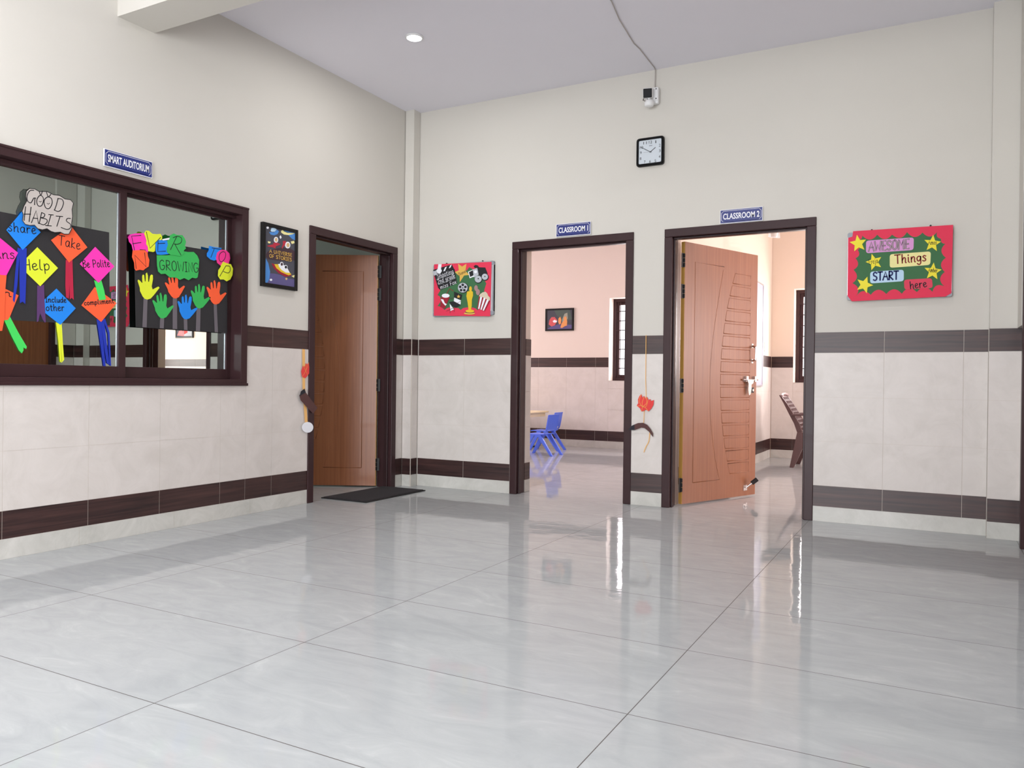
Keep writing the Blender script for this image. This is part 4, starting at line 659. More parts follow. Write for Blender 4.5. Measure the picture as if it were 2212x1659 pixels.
def font_mesh(body, bold=0.0):
    c = bpy.data.curves.new('t', 'FONT'); c.body = body; c.size = 1.0; c.offset = bold; c.resolution_u = 3
    o = bpy.data.objects.new('t', c); COL.objects.link(o)
    dg = bpy.context.evaluated_depsgraph_get(); me = o.evaluated_get(dg).to_mesh()
    vs = [(v.co.x, v.co.y) for v in me.vertices]; fs = [tuple(p.vertices) for p in me.polygons]
    o.evaluated_get(dg).to_mesh_clear(); bpy.data.objects.remove(o); bpy.data.curves.remove(c)
    xs = [a for a, b in vs]; ys = [b for a, b in vs]
    x0, x1, y0, y1 = min(xs), max(xs), min(ys), max(ys)
    return [((a - x0) / (x1 - x0), (b - y0) / (y1 - y0)) for a, b in vs], fs

def put_text(mb, pl, body, u0, u1, v0, v1, w, mi=0, bold=0.0):
    vs, fs = font_mesh(body, bold)
    return mb.add([P(pl, u0 + a * (u1 - u0), v0 + b * (v1 - v0), w) for a, b in vs], fs, mi)

# ------------------------------------------------------------------ room shell
S0, B1, B2, B3 = 0.104, 0.249, 1.170, 1.313
R1, R2 = 0.556, 0.863
HX = 4.67                # hall's right wall
struct(MB().box(-5.0, 10.2, -9.6, 5.3, -0.12, 0.0), 'floor', M['floor'])
struct(MB().box(-0.3, HX + 0.25, -9.3, 0.26, CEIL, CEIL + 0.12), 'ceiling', M['ceiling'])
struct(MB().box(-3.7, 2.24, 0.26, 5.05, CEIL, CEIL + 0.12).box(2.26, 10.0, 0.26, 5.05, CEIL, CEIL + 0.12), 'ceiling_classrooms', M['ceiling'])
struct(MB().box(-4.8, -0.3, -7.0, 0.26, CEIL, CEIL + 0.12), 'ceiling_auditorium', M['ceiling'])

def wall_u(mb, pl, u0, u1, z0, z1, w0, w1, holes, mi=0):
    holes = sorted(holes); u = u0
    for (a, b, c, d) in holes:
        if a > u: mb.pbox(pl, u, a, z0, z1, w0, w1, mi)
        if c > z0: mb.pbox(pl, a, b, z0, c, w0, w1, mi)
        if d < z1: mb.pbox(pl, a, b, d, z1, w0, w1, mi)
        u = b
    if u < u1: mb.pbox(pl, u, u1, z0, z1, w0, w1, mi)
    return mb
PX, PY = ('x', 0.0), ('y', 0.0)
PT = -0.006        # plaster face just behind the tile face
# hall left wall: window and auditorium door
WIN = (-3.70, -1.955, 0.915, 2.10)
D1 = (-1.288, -0.208, 0.0, 2.105)
struct(wall_u(MB(), PX, -9.2, 0.0, 0, CEIL, -0.20, PT, [WIN, D1]), 'wall_left', M['wall'])
D2 = (1.066, 2.112, 0.0, 2.108); D3 = (2.385, 3.445, 0.0, 2.108)
struct(wall_u(MB(), PY, 0.0, HX + 0.2, 0, CEIL, -0.155, PT, [D2, D3]), 'wall_right', M['wall'])
# inner skin of the same wall, painted for each classroom, with the door reveals
struct(wall_u(MB(), PY, -3.6, 2.18, 0, CEIL, -0.25, -0.155, [(1.105, 2.075, 0, 2.075)]), 'wall_classroom_front', M['pink_wall'])
struct(wall_u(MB(), PY, 2.18, 10.0, 0, CEIL, -0.25, -0.155, [(2.425, 3.405, 0, 2.075)]), 'wall_second_classroom_front', M['cream_wall'])
# dividing wall between the classrooms and their outer walls
W1 = (0.06, 1.30, 0.975, 2.168); W2 = (2.594, 3.90, 0.975, 2.185); W3 = (5.6, 7.0, 0.975, 2.185)
BY = ('y', 4.80)
struct(wall_u(MB(), BY, -3.6, 2.24, 0, CEIL, -0.25, PT, [W1]), 'wall_classroom_back', M['pink_wall'])
struct(wall_u(MB(), BY, 2.24, 10.0, 0, CEIL, -0.25, PT, [W2, W3]), 'wall_second_classroom_back', M['cream_wall'])
struct(MB().box(-3.7, -3.6, 0.25, 1.3, 0, CEIL).box(-3.7, -3.6, 3.7, 5.05, 0, CEIL).box(-3.7, -3.6, 1.3, 3.7, 0, 0.97).box(-3.7, -3.6, 1.3, 3.7, 2.33, CEIL).box(2.16, 2.24, 0.25, 4.80, 0, CEIL), 'wall_classroom_sides', M['pink_wall'])  # left side opening is added to let the fill in
struct(MB().box(2.24, 2.313, 0.25, 4.80, 0, CEIL).box(10.0, 10.1, 0.0, 1.55, 0, CEIL).box(10.0, 10.1, 4.25, 5.05, 0, CEIL).box(10.0, 10.1, 1.55, 4.25, 0, 0.95).box(10.0, 10.1, 1.55, 4.25, 2.3, CEIL), 'wall_second_classroom_sides', M['cream_wall'])  # far right opening is added to let the door fill in
# auditorium shell
struct(MB().box(-4.9, -4.8, -7.0, 0.26, 0, CEIL).box(-4.8, -0.2, -7.1, -7.0, 0, CEIL).box(-4.8, -0.0, 0.0, 0.155, 0, CEIL), 'wall_auditorium', M['aud_wall'])
# hall right wall with a closed door, and the wall behind the camera with an added opening for the fill light
D4 = (-1.42, -0.335, 0.0, 2.105)
PR = ('x', HX)
mb = MB()
for a, b, c, d in [(-9.2, -8.1, 0, CEIL), (-8.1, -5.7, 0, 1.33), (-8.1, -5.7, 2.58, CEIL), (-5.7, D4[0], 0, CEIL), (D4[1], 0.0, 0, CEIL), (D4[0], D4[1], D4[3], CEIL)]: mb.box(HX + 0.006, HX + 0.2, a, b, c, d)  # gap behind the camera is added to let the side fill in
mb.box(HX - 0.028, HX + 0.01, -0.32, -0.08, B3, CEIL)
struct(mb, 'wall_hall_east', M['wall'])
struct(wall_u(MB(), ('y', -9.2), -0.2, HX + 0.2, 0, CEIL, 0.0, 0.1, [(0.7, 4.0, 0.0, 2.75)]), 'wall_rear', M['wall'])
# pillars
struct(MB().box(0.0, 0.092, -0.092, 0.0, 0, CEIL), 'wall_corner_pillar', M['wall'])
struct(MB().box(4.496, HX + 0.01, -0.074, 0.0, 0, CEIL), 'wall_end_pillar', M['wall'])
# ceiling beam
struct(MB().box(-0.006, HX + 0.006, -2.901, -2.657, 3.036, CEIL), 'ceiling_beam', M['wall'])

# ------------------------------------------------------------------ tiled dado
def dado(name, pl, u0, u1, joints, spans=None, floor_skirt=(), win=None, t=0.006, bands=(True, True), sk=None):
    """one run of skirting, dark band, beige tiles, dark band; every tile a slab with open joints"""
    mb = MB(); g = 0.0013
    js = [u0] + [j for j in sorted(joints) if u0 + 0.01 < j < u1 - 0.01] + [u1]
    sj = [u0] + [j for j in floor_skirt if u0 + 0.01 < j < u1 - 0.01] + [u1]
    def slab(a, b, z0, z1, mi):
        mb.pbox(pl, a + g, b - g, z0 + g * 0.6, z1 - g * 0.6, -t, 0.0, mi)
    def rows(a, b):
        zz = [(S0, B1, 1), (B1, R1, 0), (R1, R2, 0), (R2, B2, 0), (B2, B3, 1)]
        for z0, z1, mi in zz:
            if win and a < win[1] - 1e-3 and b > win[0] + 1e-3:
                if z0 >= win[2]: 
                    continue
                z1 = min(z1, win[2])
                if z1 - z0 < 0.01: continue
            slab(a, b, z0, z1, mi)
    for a, b in zip(js[:-1], js[1:]):
        if win and a < win[1] < b: rows(a, win[1]); rows(win[1], b)
        else: rows(a, b)
    for a, b in zip(sj[:-1], sj[1:]): slab(a, b, 0.0, S0, 2)
    # grout bed
    if win:
        mb.pbox(pl, u0, u1, 0, win[2] - 0.002, -t - 0.001, -0.0012, 3)
        mb.pbox(pl, win[1] + 0.002, u1, win[2] - 0.002, B3 - 0.001, -t - 0.001, -0.0012, 3)
    else: mb.pbox(pl, u0, u1, 0, B3 - 0.001, -t - 0.001, -0.0012, 3)
    return struct(mb, name, [M['tile'], M['band'], sk or M['skirt'], M['grout']])
jl = [-3.517 + 0.463 * k for k in range(-14, 9)]
sl = [-3.104 + 0.6205 * k for k in range(-12, 8)]
dado('baseboard_left', PX, -9.2, -1.296, jl, floor_skirt=sl, win=(-3.76, -1.91, 0.9, 2.12))
dado('baseboard_left_corner', PX, -0.198, -0.093, [], floor_skirt=[])
dado('baseboard_pillar_front', ('y', -0.0985), 0.004, 0.094, [])
dado('baseboard_pillar_side', ('x', 0.0985), -0.094, -0.002, [])
dado('baseboard_right_near_corner', PY, 0.104, 1.048, [0.587], floor_skirt=[])
dado('baseboard_right_between_doors', PY, 2.102, 2.370, [])
dado('baseboard_right', PY, 3.436, 4.494, [3.895, 4.358])
dado('baseboard_end_pillar', ('y', -0.080), 4.492, HX - 0.003, [])
dado('baseboard_classroom_back', BY, -3.5, 0.057, [-0.607 + 0.463 * k for k in range(-6, 2)])
def low(mb, a, b, pl):
    js_ = [a] + [-0.607 + 0.463 * k for k in range(1, 18) if a + .05 < -0.607 + 0.463 * k < b - .05] + [b]
    for a, b in zip(js_[:-1], js_[1:]): low1(mb, a + (0.0008 if a != js_[0] else -0.0025), b - 0.0008, pl)
def low1(mb, a, b, pl):
    for z0, z1, mi in [(S0, B1, 1), (B1, R1, 0), (R1, R2, 0), (R2, 0.972, 0)]: mb.pbox(pl, a, b, z0 + .0008, z1 - .0008, -0.006, 0, mi)
    mb.pbox(pl, a, b, 0, S0 - .0008, -0.006, 0, 2)
struct((lambda m_: (low(m_, 0.06, 1.30, BY), m_)[1])(MB()), 'baseboard_classroom_window', [M['tile'], M['band'], M['skirt']])
struct((lambda m_: (low(m_, 2.594, 3.90, BY), low(m_, 5.6, 7.0, BY), m_)[2])(MB()), 'baseboard_second_classroom_window', [M['tile'], M['band'], M['skirt']])
dado('baseboard_classroom_back_end', BY, 1.303, 2.155, [])
dado('baseboard_second_classroom_back', BY, 2.322, 2.591, [])
dado('baseboard_second_classroom_back_middle', BY, 3.903, 5.597, [4.36, 4.82, 5.28])
dado('baseboard_second_classroom_back_end', BY, 7.003, 9.99, [7.46, 7.92, 8.38, 8.84, 9.3])
dado('baseboard_second_classroom_left', ('x', 2.319), 0.26, 4.793, [4.793 - 0.463 * k for k in range(1, 10)])
# tiled reveal of classroom one
def reveal(name, x, sgn):
    mb = MB()
    for z0, z1, mi in [(0, S0, 2), (S0, B1, 1), (B1, R1, 0), (R1, R2, 0), (R2, B2, 0), (B2, B3, 1)]:
        a, b = sorted((x, x + 0.006 * sgn)); mb.box(a, b, 0.156, 0.252, z0 + 0.001, z1 - 0.001, mi)
    struct(mb, name, [M['tile'], M['band'], M['skirt']])
reveal('baseboard_first_reveal', 1.105, 1)
# dado of the right wall (seen in the window glass)
mb = MB()
for a, b in [(-9.0, D4[0] - 0.035), (D4[1] + 0.035, -0.082)]:
    for z0, z1, mi in [(0, S0, 2), (S0, B1, 1), (B1, B2, 0), (B2, B3, 1)]:
        mb.box(HX, HX + 0.006, a, b, z0 + 0.001, z1 - 0.001, mi)
struct(mb, 'baseboard_east', [M['tile'], M['band'], M['skirt']])

# ------------------------------------------------------------------ door frames
def door_frame(name, pl, u0, u1, top, w_face, w_back, face=0.062, leg0=0.0):
    mb = MB()
    # outer member, then a stepped rebate bead
    mb.pbox(pl, u0, u0 + face, 0, top - face, w_back, w_face, 0); mb.pbox(pl, u1 - face, u1, 0, top - face, w_back, w_face, 0)
    mb.pbox(pl, u0, u1, top - face, top, w_back, w_face, 0)
    b = 0.014; wb0 = w_face - 0.035; wb1 = w_face - 0.075
    mb.pbox(pl, u0 + face, u0 + face + b, 0, top - face - b, wb1, wb0, 1); mb.pbox(pl, u1 - face - b, u1 - face, 0, top - face - b, wb1, wb0, 1)
    mb.pbox(pl, u0 + face, u1 - face, top - face - b, top - face, wb1, wb0, 1)
    return struct(mb, name, [M['frame'], M['frame_in']], bevel=0.004)
door_frame('trim_1', PX, -1.300, -0.200, 2.116, 0.010, -0.145)
door_frame('trim_2', PY, 1.050, 2.122, 2.120, 0.006, -0.150)
door_frame('trim_3', PY, 2.369, 3.457, 2.120, 0.006, -0.150)
mb = MB()
for a, b, c, d in [(-1.45, -1.388, 0, 2.05), (-0.367, -0.305, 0, 2.05), (-1.45, -0.305, 2.05, 2.116)]: mb.box(HX - 0.024, HX + 0.12, a, b, c, min(d, 2.116))
struct(mb, 'trim_4', M['frame'], bevel=0.004)

# ------------------------------------------------------------------ door leaves
def leaf_parts(mb, W_, H_, side):
    """raised line pattern of the moulded leaf on the face y = side"""
    r = 0.0036; y = side * (1 - 0.0016 / max(abs(side), 0.01)) if side > 0 else side + 0.0016
    def bead(pts): mb.tube([(a, y, b) for a, b in pts], r, 6)
    # tall panel with one bowed edge (hinge side)
    k = W_ / 0.97
    right = [(0.50, 1.90), (0.43, 1.62), (0.365, 1.30), (0.333, 0.98), (0.35, 0.66), (0.41, 0.36), (0.475, 0.17)]
    right = [(a * k, b) for a, b in right]
    sm = [(p.x, p.y) for p in catmull(right, 6)]
    bead([(0.13 * k, 0.17), (0.13 * k, 1.90)] + sm + [(0.13 * k, 0.17)])
    # ladder of sixteen slats with a bowed left edge
    xr = 0.87 * k
    def xl(z):
        t = (z - 0.98) / 0.86
        return (0.47 + 0.175 * t * t) * k
    z0, z1, n = 0.20, 1.87, 16
    st = (z1 - z0) / n
    for i in range(n):
        a, b = z0 + i * st + 0.010, z0 + (i + 1) * st - 0.010
        bead([(xl(a), a), (xl(b), b), (xr, b), (xr, a), (xl(a), a)])
def make_leaf(num, hinge, ang, side_sign, width=0.97, height=2.045, hinges=(1.90, 1.66, 0.93, 0.16), hardware=False, hy=0.0):
    """leaf hangs from a vertical hinge line; local +x runs to the free edge, the hall side is local y*side_sign"""
    root = bpy.data.objects.new('door_%d' % num, None); COL.objects.link(root); root['kind'] = 'structure'
    root.location = hinge; root.rotation_euler = (0, 0, ang)
    t = 0.034; y0, y1 = (-t, 0.0) if side_sign < 0 else (0.0, t)
    def ch(mb, name, mats, parent=root, **k):
        o = mb.build(name, mats, origin=(0, 0, 0), **k); o.parent = parent; return o
    ch(MB().box(0.004, width, y0, y1, 0.012, height, 0).box(-0.0005, 0.004, y0 + .001, y1 - .001, 0.012, height, 1), 'door_panel', [M['leaf'], M['leaf_edge']])
    mb = MB(); leaf_parts(mb, width, height, y0 if side_sign < 0 else y1); ch(mb, 'raised_moulding', M['leaf'], smooth=True)
    for hz in hinges:
        mb = MB().box(-0.030, 0.0, y0 + 0.004, y0 + 0.008, hz - 0.055, hz + 0.055) if side_sign < 0 else MB().box(-0.030, 0.0, y1 - 0.008, y1 - 0.004, hz - 0.055, hz + 0.055)
        yy = y0 if side_sign < 0 else y1
        for q in (-0.036, 0, 0.036): mb.tube([(-0.004, yy, hz + q - 0.015), (-0.004, yy, hz + q + 0.015)], 0.0065, 8)
        o = ch(mb, 'hinge', M['black'])
    if hardware:
        yf = y0
        mb = MB().tube([(0.905, yf - 0.002, 1.145), (0.905, yf - 0.035, 1.155), (0.905, yf - 0.038, 1.2), (0.905, yf - 0.038, 1.245), (0.905, yf - 0.035, 1.26), (0.905, yf - 0.002, 1.27)], 0.009, 8)
        mb.box(0.893, 0.917, yf - 0.004, yf, 1.125, 1.16).box(0.893, 0.917, yf - 0.004, yf, 1.255, 1.29)
        tag(ch(mb, 'pull_handle', M['steel'], smooth=False), 'satin steel pull handle')
        mb = MB().tube([(0.76, yf - 0.016, 0.985), (0.965, yf - 0.016, 0.985)], 0.0075, 10)
        mb.box(0.795, 0.825, yf - 0.024, yf, 0.968, 1.015).box(0.915, 0.94, yf - 0.024, yf, 0.968, 1.015)
        mb.prism(('y', yf - 0.022), [(0.80, 0.985), (0.90, 0.985), (0.885, 0.955), (0.862, 0.945), (0.862, 0.90), (0.85, 0.862), (0.825, 0.855), (0.815, 0.9), (0.82, 0.95)], 0, 0.006)
        tag(ch(mb, 'slide_bolt', M['steel']), 'steel sliding door bolt')
        k_ = ch(MB().box(0.886, 0.93, yf - 0.004, yf, 0.875, 0.92), 'lock_plate', M['black'])
        mb = MB().tube([(0.91, yf - 0.004, 0.898), (0.91, yf - 0.012, 0.898)], 0.011, 12); ch(mb, 'lock_cylinder', M['steel'], parent=k_)
        st = ch(MB().box(0.80, 0.85, yf - 0.006, yf, 0.055, 0.10).tube([(0.826, yf - 0.012, 0.08), (0.868, yf - 0.05, 0.125)], 0.007, 8), 'door_stopper', M['steel'])
        ch(MB().tube([(0.860, yf - 0.043, 0.117), (0.893, yf - 0.072, 0.152)], 0.018, 14), 'rubber_foot', M['mat_edge'], parent=st)
    return root
# auditorium door, hinged on the corner side, swung into the auditorium
make_leaf(1, (-0.152, -0.262, 0), math.atan2(-0.474, -0.881), 1, width=0.95, height=2.045, hinges=(1.90, 1.70, 0.90, 0.20))
make_leaf(2, (2.452, 0.168, 0), R(67.2), -1, hardware=True)
# closed door in the hall's right wall
dd = struct(MB().box(HX + 0.03, HX + 0.065, -1.388, -0.367, 0.01, 2.05), 'door_3', M['leaf'])
dm = MB()
for i in range(16): dm.box(HX + 0.026, HX + 0.031, -1.25, -0.95 + 0.04 * abs(i - 7.5) / 7.5, 0.2 + i * 0.104, 0.205 + i * 0.104)
struct(dm, 'raised_moulding', M['leaf'], parent=dd)

# ------------------------------------------------------------------ sliding window of the auditorium
win = bpy.data.objects.new('window_1', None); COL.objects.link(win); win['kind'] = 'structure'; win.location = (-0.05, -2.83, 0.90)
y0, y1, z0, z1 = -3.745, -1.912, 0.898, 2.118
mb = MB(); fw = 0.055
mb.box(-0.135, 0.012, y0, y0 + fw, z0, z1).box(-0.135, 0.012, y1 - fw, y1, z0, z1).box(-0.135, 0.012, y0 + fw, y1 - fw, z0, z0 + 0.040).box(-0.135, 0.012, y0 + fw, y1 - fw, z1 - fw, z1)
mb.box(-0.060, -0.050, y0 + fw, y1 - fw, z1 - fw - 0.02, z1 - fw).box(-0.094, -0.086, y0 + fw, y1 - fw, z1 - fw - 0.02, z1 - fw)
mb.box(-0.012, 0.020, y0 - 0.004, y1 + 0.004, z0 - 0.004, z0 + 0.014).box(-0.03, 0.017, y0, y1, z1 - 0.012, z1 + 0.002)
mb.build('window_frame', M['frame'], win, bevel=0.003)
def sash(xa, xb, ya, yb, gx, st=0.046, sb=0.04, stl=None):
    mb = MB(); stl = stl or st
    zb, zt = z0 + 0.040, z1 - fw
    mb.box(xa, xb, ya, ya + stl, zb, zt).box(xa, xb, yb - st, yb, zb, zt).box(xa, xb, ya + stl, yb - st, zb, 1.006).box(xa, xb, ya + stl, yb - st, 2.03, zt)
    s = mb.build('sash', M['frame'], win, bevel=0.003)
    MB().box(gx - 0.005, gx, ya + stl - 0.004, yb - st + 0.004, 1.002, 2.034).build('glass_pane', M['glass'], s)
    mg = MB(); mg.box(gx, gx + 0.004, yb - st - 0.006, yb - st, 1.006, 2.03)
    tag(mg.build('glazing_gasket', M['alum'], s), 'grey glazing strip')
sash(-0.083, -0.053, y0 + fw, -2.792, -0.070)
sash(-0.125, -0.092, -2.86, y1 - fw, -0.105, st=0.036, stl=0.08)

# ------------------------------------------------------------------ classroom windows
def barred_window(num, x0, x1, zb, zt):
    r = bpy.data.objects.new('window_%d' % num, None); COL.objects.link(r); r['kind'] = 'structure'; r.location = ((x0 + x1) / 2, 4.92, zb)
    mb = MB(); f = 0.045
    mb.box(x0, x0 + f, 4.965, 5.035, zb, zt).box(x1 - f, x1, 4.965, 5.035, zb, zt).box(x0 + f, x1 - f, 4.965, 5.035, zb, zb + f).box(x0 + f, x1 - f, 4.965, 5.035, zt - f, zt)
    xm = (x0 + x1) / 2; mb.box(xm - 0.03, xm + 0.03, 4.965, 5.035, zb + f, zt - f)
    mb.build('window_frame', M['frame'], r, bevel=0.003)
    for a, b in ((x0 + f, xm - 0.03), (xm + 0.03, x1 - f)):
        s = MB(); e = 0.045
        s.box(a, a + e, 4.985, 5.015, zb + f, zt - f).box(b - e, b, 4.985, 5.015, zb + f, zt - f).box(a + e, b - e, 4.985, 5.015, zb + f, zb + f + e).box(a + e, b - e, 4.985, 5.015, zt - f - e, zt - f)
        s.build('shutter', M['frame'], r, bevel=0.002)
    g = MB(); n = 8
    for i in range(1, n): 
        z = zb + f + (zt - zb - 2 * f) * i / n
        g.box(x0 + f, x1 - f, 4.951, 4.959, z - 0.006, z + 0.006)
    k = int((x1 - x0) / 0.11)
    for i in range(1, k):
        x = x0 + (x1 - x0) * i / k; g.tube([(x, 4.955, zb + f), (x, 4.955, zt - f)], 0.006, 6)
    g.build('grille', M['frame_in'], r)
    MB().box(x0, x1, 4.80, 4.965, zb - 0.001, zb + 0.004).build('window_sill', M['skirt'], r)
mb = MB()
for a in (1.55, 2.42, 3.31, 4.18): mb.box(10.02, 10.08, a, a + 0.07, 0.95, 2.3)
mb.box(10.02, 10.08, 1.62, 4.18, 0.95, 1.02).box(10.02, 10.08, 1.62, 4.18, 2.23, 2.3)
struct(mb, 'window_5', M['frame'])  # unseen window added for the light it throws on the open door
barred_window(2, *W1); barred_window(3, *W2); barred_window(4, *W3)

# ------------------------------------------------------------------ kites, cards and letters on the auditorium window
KP = ('x', -0.066); CP = ('x', -0.045)
def paper_thing(name, label, cat, pl, key, m_, w=0.0, th=0.0008, group=None):
    o = MB().prism(pl, D[key], w, w + th).build(name, m_)
    return tag(o, label, cat, group)
def outline(mb, pl, pts, width, w): return mb.stroke(pl, list(pts) + [pts[0], pts[1]], width, w)
tag(MB().prism(('x', -0.0695), D['cardL'], 0, 0.001).build('chart_paper', M['card']), 'black chart paper on the left window pane behind the paper kites', 'chart paper')
tag(MB().prism(('x', -0.078), D['cardR'], 0, 0.001).build('chart_paper', M['card']), 'black chart paper behind the paper hands in the right window pane', 'chart paper')
KITES = [('n', 'p_orange', 'p_lgreen', 2, 'orange paper kite with green tail at lower left, overlapped by orange streamers', 0.0, 'w_n', 'n'),
 ('comp', 'p_orange', 'p_navy', 3, 'orange paper kite reading compliment with long blue tail', 0.0002, 'w_comp', 'compliment'),
 ('include', 'p_blue', 'p_yellow', 2, 'blue paper kite reading include other with yellow tail', 0.0004, 'w_include', 'Include'),
 ('help', 'p_yellow', 'p_purple', 2, 'yellow paper kite reading help with purple tail', 0.0006, 'w_help', 'Help'),
 ('take', 'p_orange', 'p_crimson', 2, 'orange paper kite reading take with crimson tail', 0.0010, 'w_take', 'Take'),
 ('share', 'p_blue', 'p_navy', 2, 'blue paper kite reading share half under the grey title cloud', 0.0026, 'w_share', 'share'),
 ('polite', 'p_pink', 'p_lgreen', 2, 'pink paper kite reading be polite with short green tail', 0.0030, 'w_polite', 'Be Polite'),
 ('ans', 'p_pink', 'p_orange', 1, 'pink paper kite cut by the left picture edge with orange tail', 0.0046, 'w_ans', 'Ans')]
for key, mk, tk, nt_, lab, w, wk, txt in KITES:
    k = paper_thing('paper_kite', lab, 'paper kite', KP, 'k_' + key, M[mk], w + 0.0008, group='paper kites on the window')
    for i in range(nt_):
        MB().prism(KP, D['k_%s_t%d' % (key, i + 1)], w - 0.0002 * i, w + 0.0007 - 0.0002 * i).build('kite_tail', M[tk], k)
    wm = MB(); write(wm, KP, wk, txt, 0.005, w + 0.0019)
    if key == 'include': write(wm, KP, 'w_other', 'other', 0.005, w + 0.0019)
    wm.build('handwriting', M['ink'], k)
cl = paper_thing('title_cloud', 'grey cloud shaped card reading good habits above the kites', 'paper sign', CP, 'cloud', M['p_grey'], 0, 0.001)
wm = MB()
outline(wm, CP, D['cloud'], 0.004, 0.0016)
i = 0
while 'cloud_s%d' % i in D:
    wm.stroke(CP, D['cloud_s%d' % i], 0.0046 if i < 23 else 0.003, 0.0018, smooth=len(D['cloud_s%d' % i]) > 4); i += 1
wm.build('lettering', M['ink'], cl)
MB().box(-0.0645, -0.0452, -3.32, -3.30, 1.80, 1.82).build('foam_pad', M['whitepaper'], cl)
LP = ('x', -0.068)
LET = [('G', 'p_green', 0.0, 'green cloud shaped card reading growing', None), ('T', 'p_blue', 0.001, 'blue paper letter T at the right of the window', 1),
 ('V', 'p_yellow', 0.001, 'yellow paper letter V beside the pink letter E', 1), ('E', 'p_pink', 0.002, 'pink paper letter E at the top left of the right pane', 1),
 ('E2', 'p_blue', 0.002, 'blue paper letter E with white tape between V and R', 1), ('O', 'p_magenta', 0.002, 'magenta paper letter O between blue T and yellow P', 1),
 ('R', 'p_green', 0.003, 'green paper letter R above the growing card', 1), ('N', 'p_orange', 0.003, 'orange paper letter N under the pink letter E', 1),
 ('P', 'p_yellow', 0.003, 'yellow paper letter P below the magenta O', 1)]
for key, mk, w, lab, g_ in LET:
    o = paper_thing('paper_letter' if g_ else 'title_cloud', lab, 'paper letter' if g_ else 'paper sign', LP, 'l_' + key, M[mk], w, group='cut paper letters on the window' if g_ else None)
    wm = MB()
    if key == 'G': write(wm, LP, 'w_growing', 'GROWING', 0.005, w + 0.0013)
    i = 0
    while 'ls_%s_%d' % (key, i) in D:
        pts = D['ls_%s_%d' % (key, i)]; wm.stroke(LP, pts, 0.0046, w + 0.0013, smooth=len(pts) > 4); i += 1
    wm.build('lettering', M['ink'], o)
    if key == 'E2': MB().prism(LP, D['l_tape'], w + 0.001, w + 0.0016).build('tape', M['whitepaper'], o)
HP = ('x', -0.075)
for key, mk, lab in [('yellow', 'p_yellow', 'yellow paper hand on a grey stem, leftmost of the row'), ('green', 'p_green', 'low green paper hand between the yellow and orange hands'),
  ('orange', 'p_orange', 'orange paper hand tucked under the green growing card'), ('blue', 'p_blue', 'blue paper hand on a short grey stem'),
  ('green2', 'p_green', 'higher green paper hand between the blue and right orange hands'), ('red', 'p_orange', 'orange paper hand at the right edge below letter P')]:
    o = paper_thing('paper_hand', lab, 'paper hand', HP, 'h_' + key, M[mk], 0.0008, 0.001, group='paper hands in the right window pane')
    MB().prism(HP, D['hs_' + key], 0.0, 0.0007).build('stem', M['stem'], o)

# ------------------------------------------------------------------ enamel signs
def sign(name, label, pl, u0, u1, v0, v1, text, tu0, tu1, tv0, tv1):
    o = MB().pbox(pl, u0, u1, v0, v1, 0.0, 0.008).build(name, M['signwhite'], bevel=0.001)
    tag(o, label, 'sign')
    a = 0.004
    MB().pbox(pl, u0 + a, u1 - a, v0 + a, v1 - a, 0.008, 0.0088).build('blue_field', M['blue_sign'], o)
    b = 0.011; c = 0.014
    x0_, x1_, y0_, y1_ = u0 + b, u1 - b, v0 + b, v1 - b
    pts = [(x0_ + c, y0_), (x1_ - c, y0_), (x1_ - c * .6, y0_ + c * .6), (x1_, y0_ + c), (x1_, y1_ - c), (x1_ - c * .6, y1_ - c * .6), (x1_ - c, y1_), (x0_ + c, y1_), (x0_ + c * .6, y1_ - c * .6), (x0_, y1_ - c), (x0_, y0_ + c), (x0_ + c * .6, y0_ + c * .6)]
    mb = MB(); outline(mb, pl, pts, 0.0022, 0.0092); mb.build('border_line', M['signwhite'], o)
    mb = MB(); put_text(mb, pl, text, tu0, tu1, tv0, tv1, 0.0093, bold=0.02); mb.build('lettering', M['signwhite'], o)
sign('door_sign', 'blue enamel sign reading smart auditorium above the left window', ('x', 0.0), -2.985, -2.671, 2.148, 2.248, 'SMART AUDITORIUM', -2.962, -2.694, 2.176, 2.220)
sign('door_sign', 'blue enamel sign reading classroom 1 above the middle doorway', PY, 1.458, 1.764, 2.130, 2.234, 'CLASSROOM 1', 1.482, 1.740, 2.160, 2.204)
sign('door_sign', 'blue enamel sign reading classroom 2 above the open panelled door', PY, 2.789, 3.095, 2.124, 2.226, 'CLASSROOM 2', 2.812, 3.072, 2.153, 2.197)

# ------------------------------------------------------------------ framed space poster
pp = ('x', 0.022)
t = thing('framed_poster', 'black framed space poster on the left wall beside the auditorium door', 'poster', (0.0, -1.618, 1.598))
U0, U1, V0, V1 = -1.792, -1.446, 1.598, 2.050
fr = MB(); e = 0.026
fr.box(-0.004, 0.024, U0, U0 + e, V0, V1).box(-0.004, 0.024, U1 - e, U1, V0, V1).box(-0.004, 0.024, U0 + e, U1 - e, V0, V0 + e).box(-0.004, 0.024, U0 + e, U1 - e, V1 - e, V1)
fr.build('frame', M['black'], t, bevel=0.002)
pr = MB().box(-0.004, 0.0155, U0 + e, U1 - e, V0 + e, V1 - e).build('print', M['p_slate'], t)
q = ('x', 0.0157); k = 0
inner = D['g_in']; cu0 = sum(p[0] for p in inner) / 4; cv0 = sum(p[1] for p in inner) / 4
def clampq(pts): return [(min(max(a, U0 + e), U1 - e), min(max(b, V0 + e), V1 - e)) for a, b in pts]
mats = ['p_violet', 'p_maroon', 'p_planet', 'p_film', 'p_dred', 'p_gold2', 'whitepaper', 'p_cream', 'p_tan', 'p_redbody', 'p_pale']
art = MB()
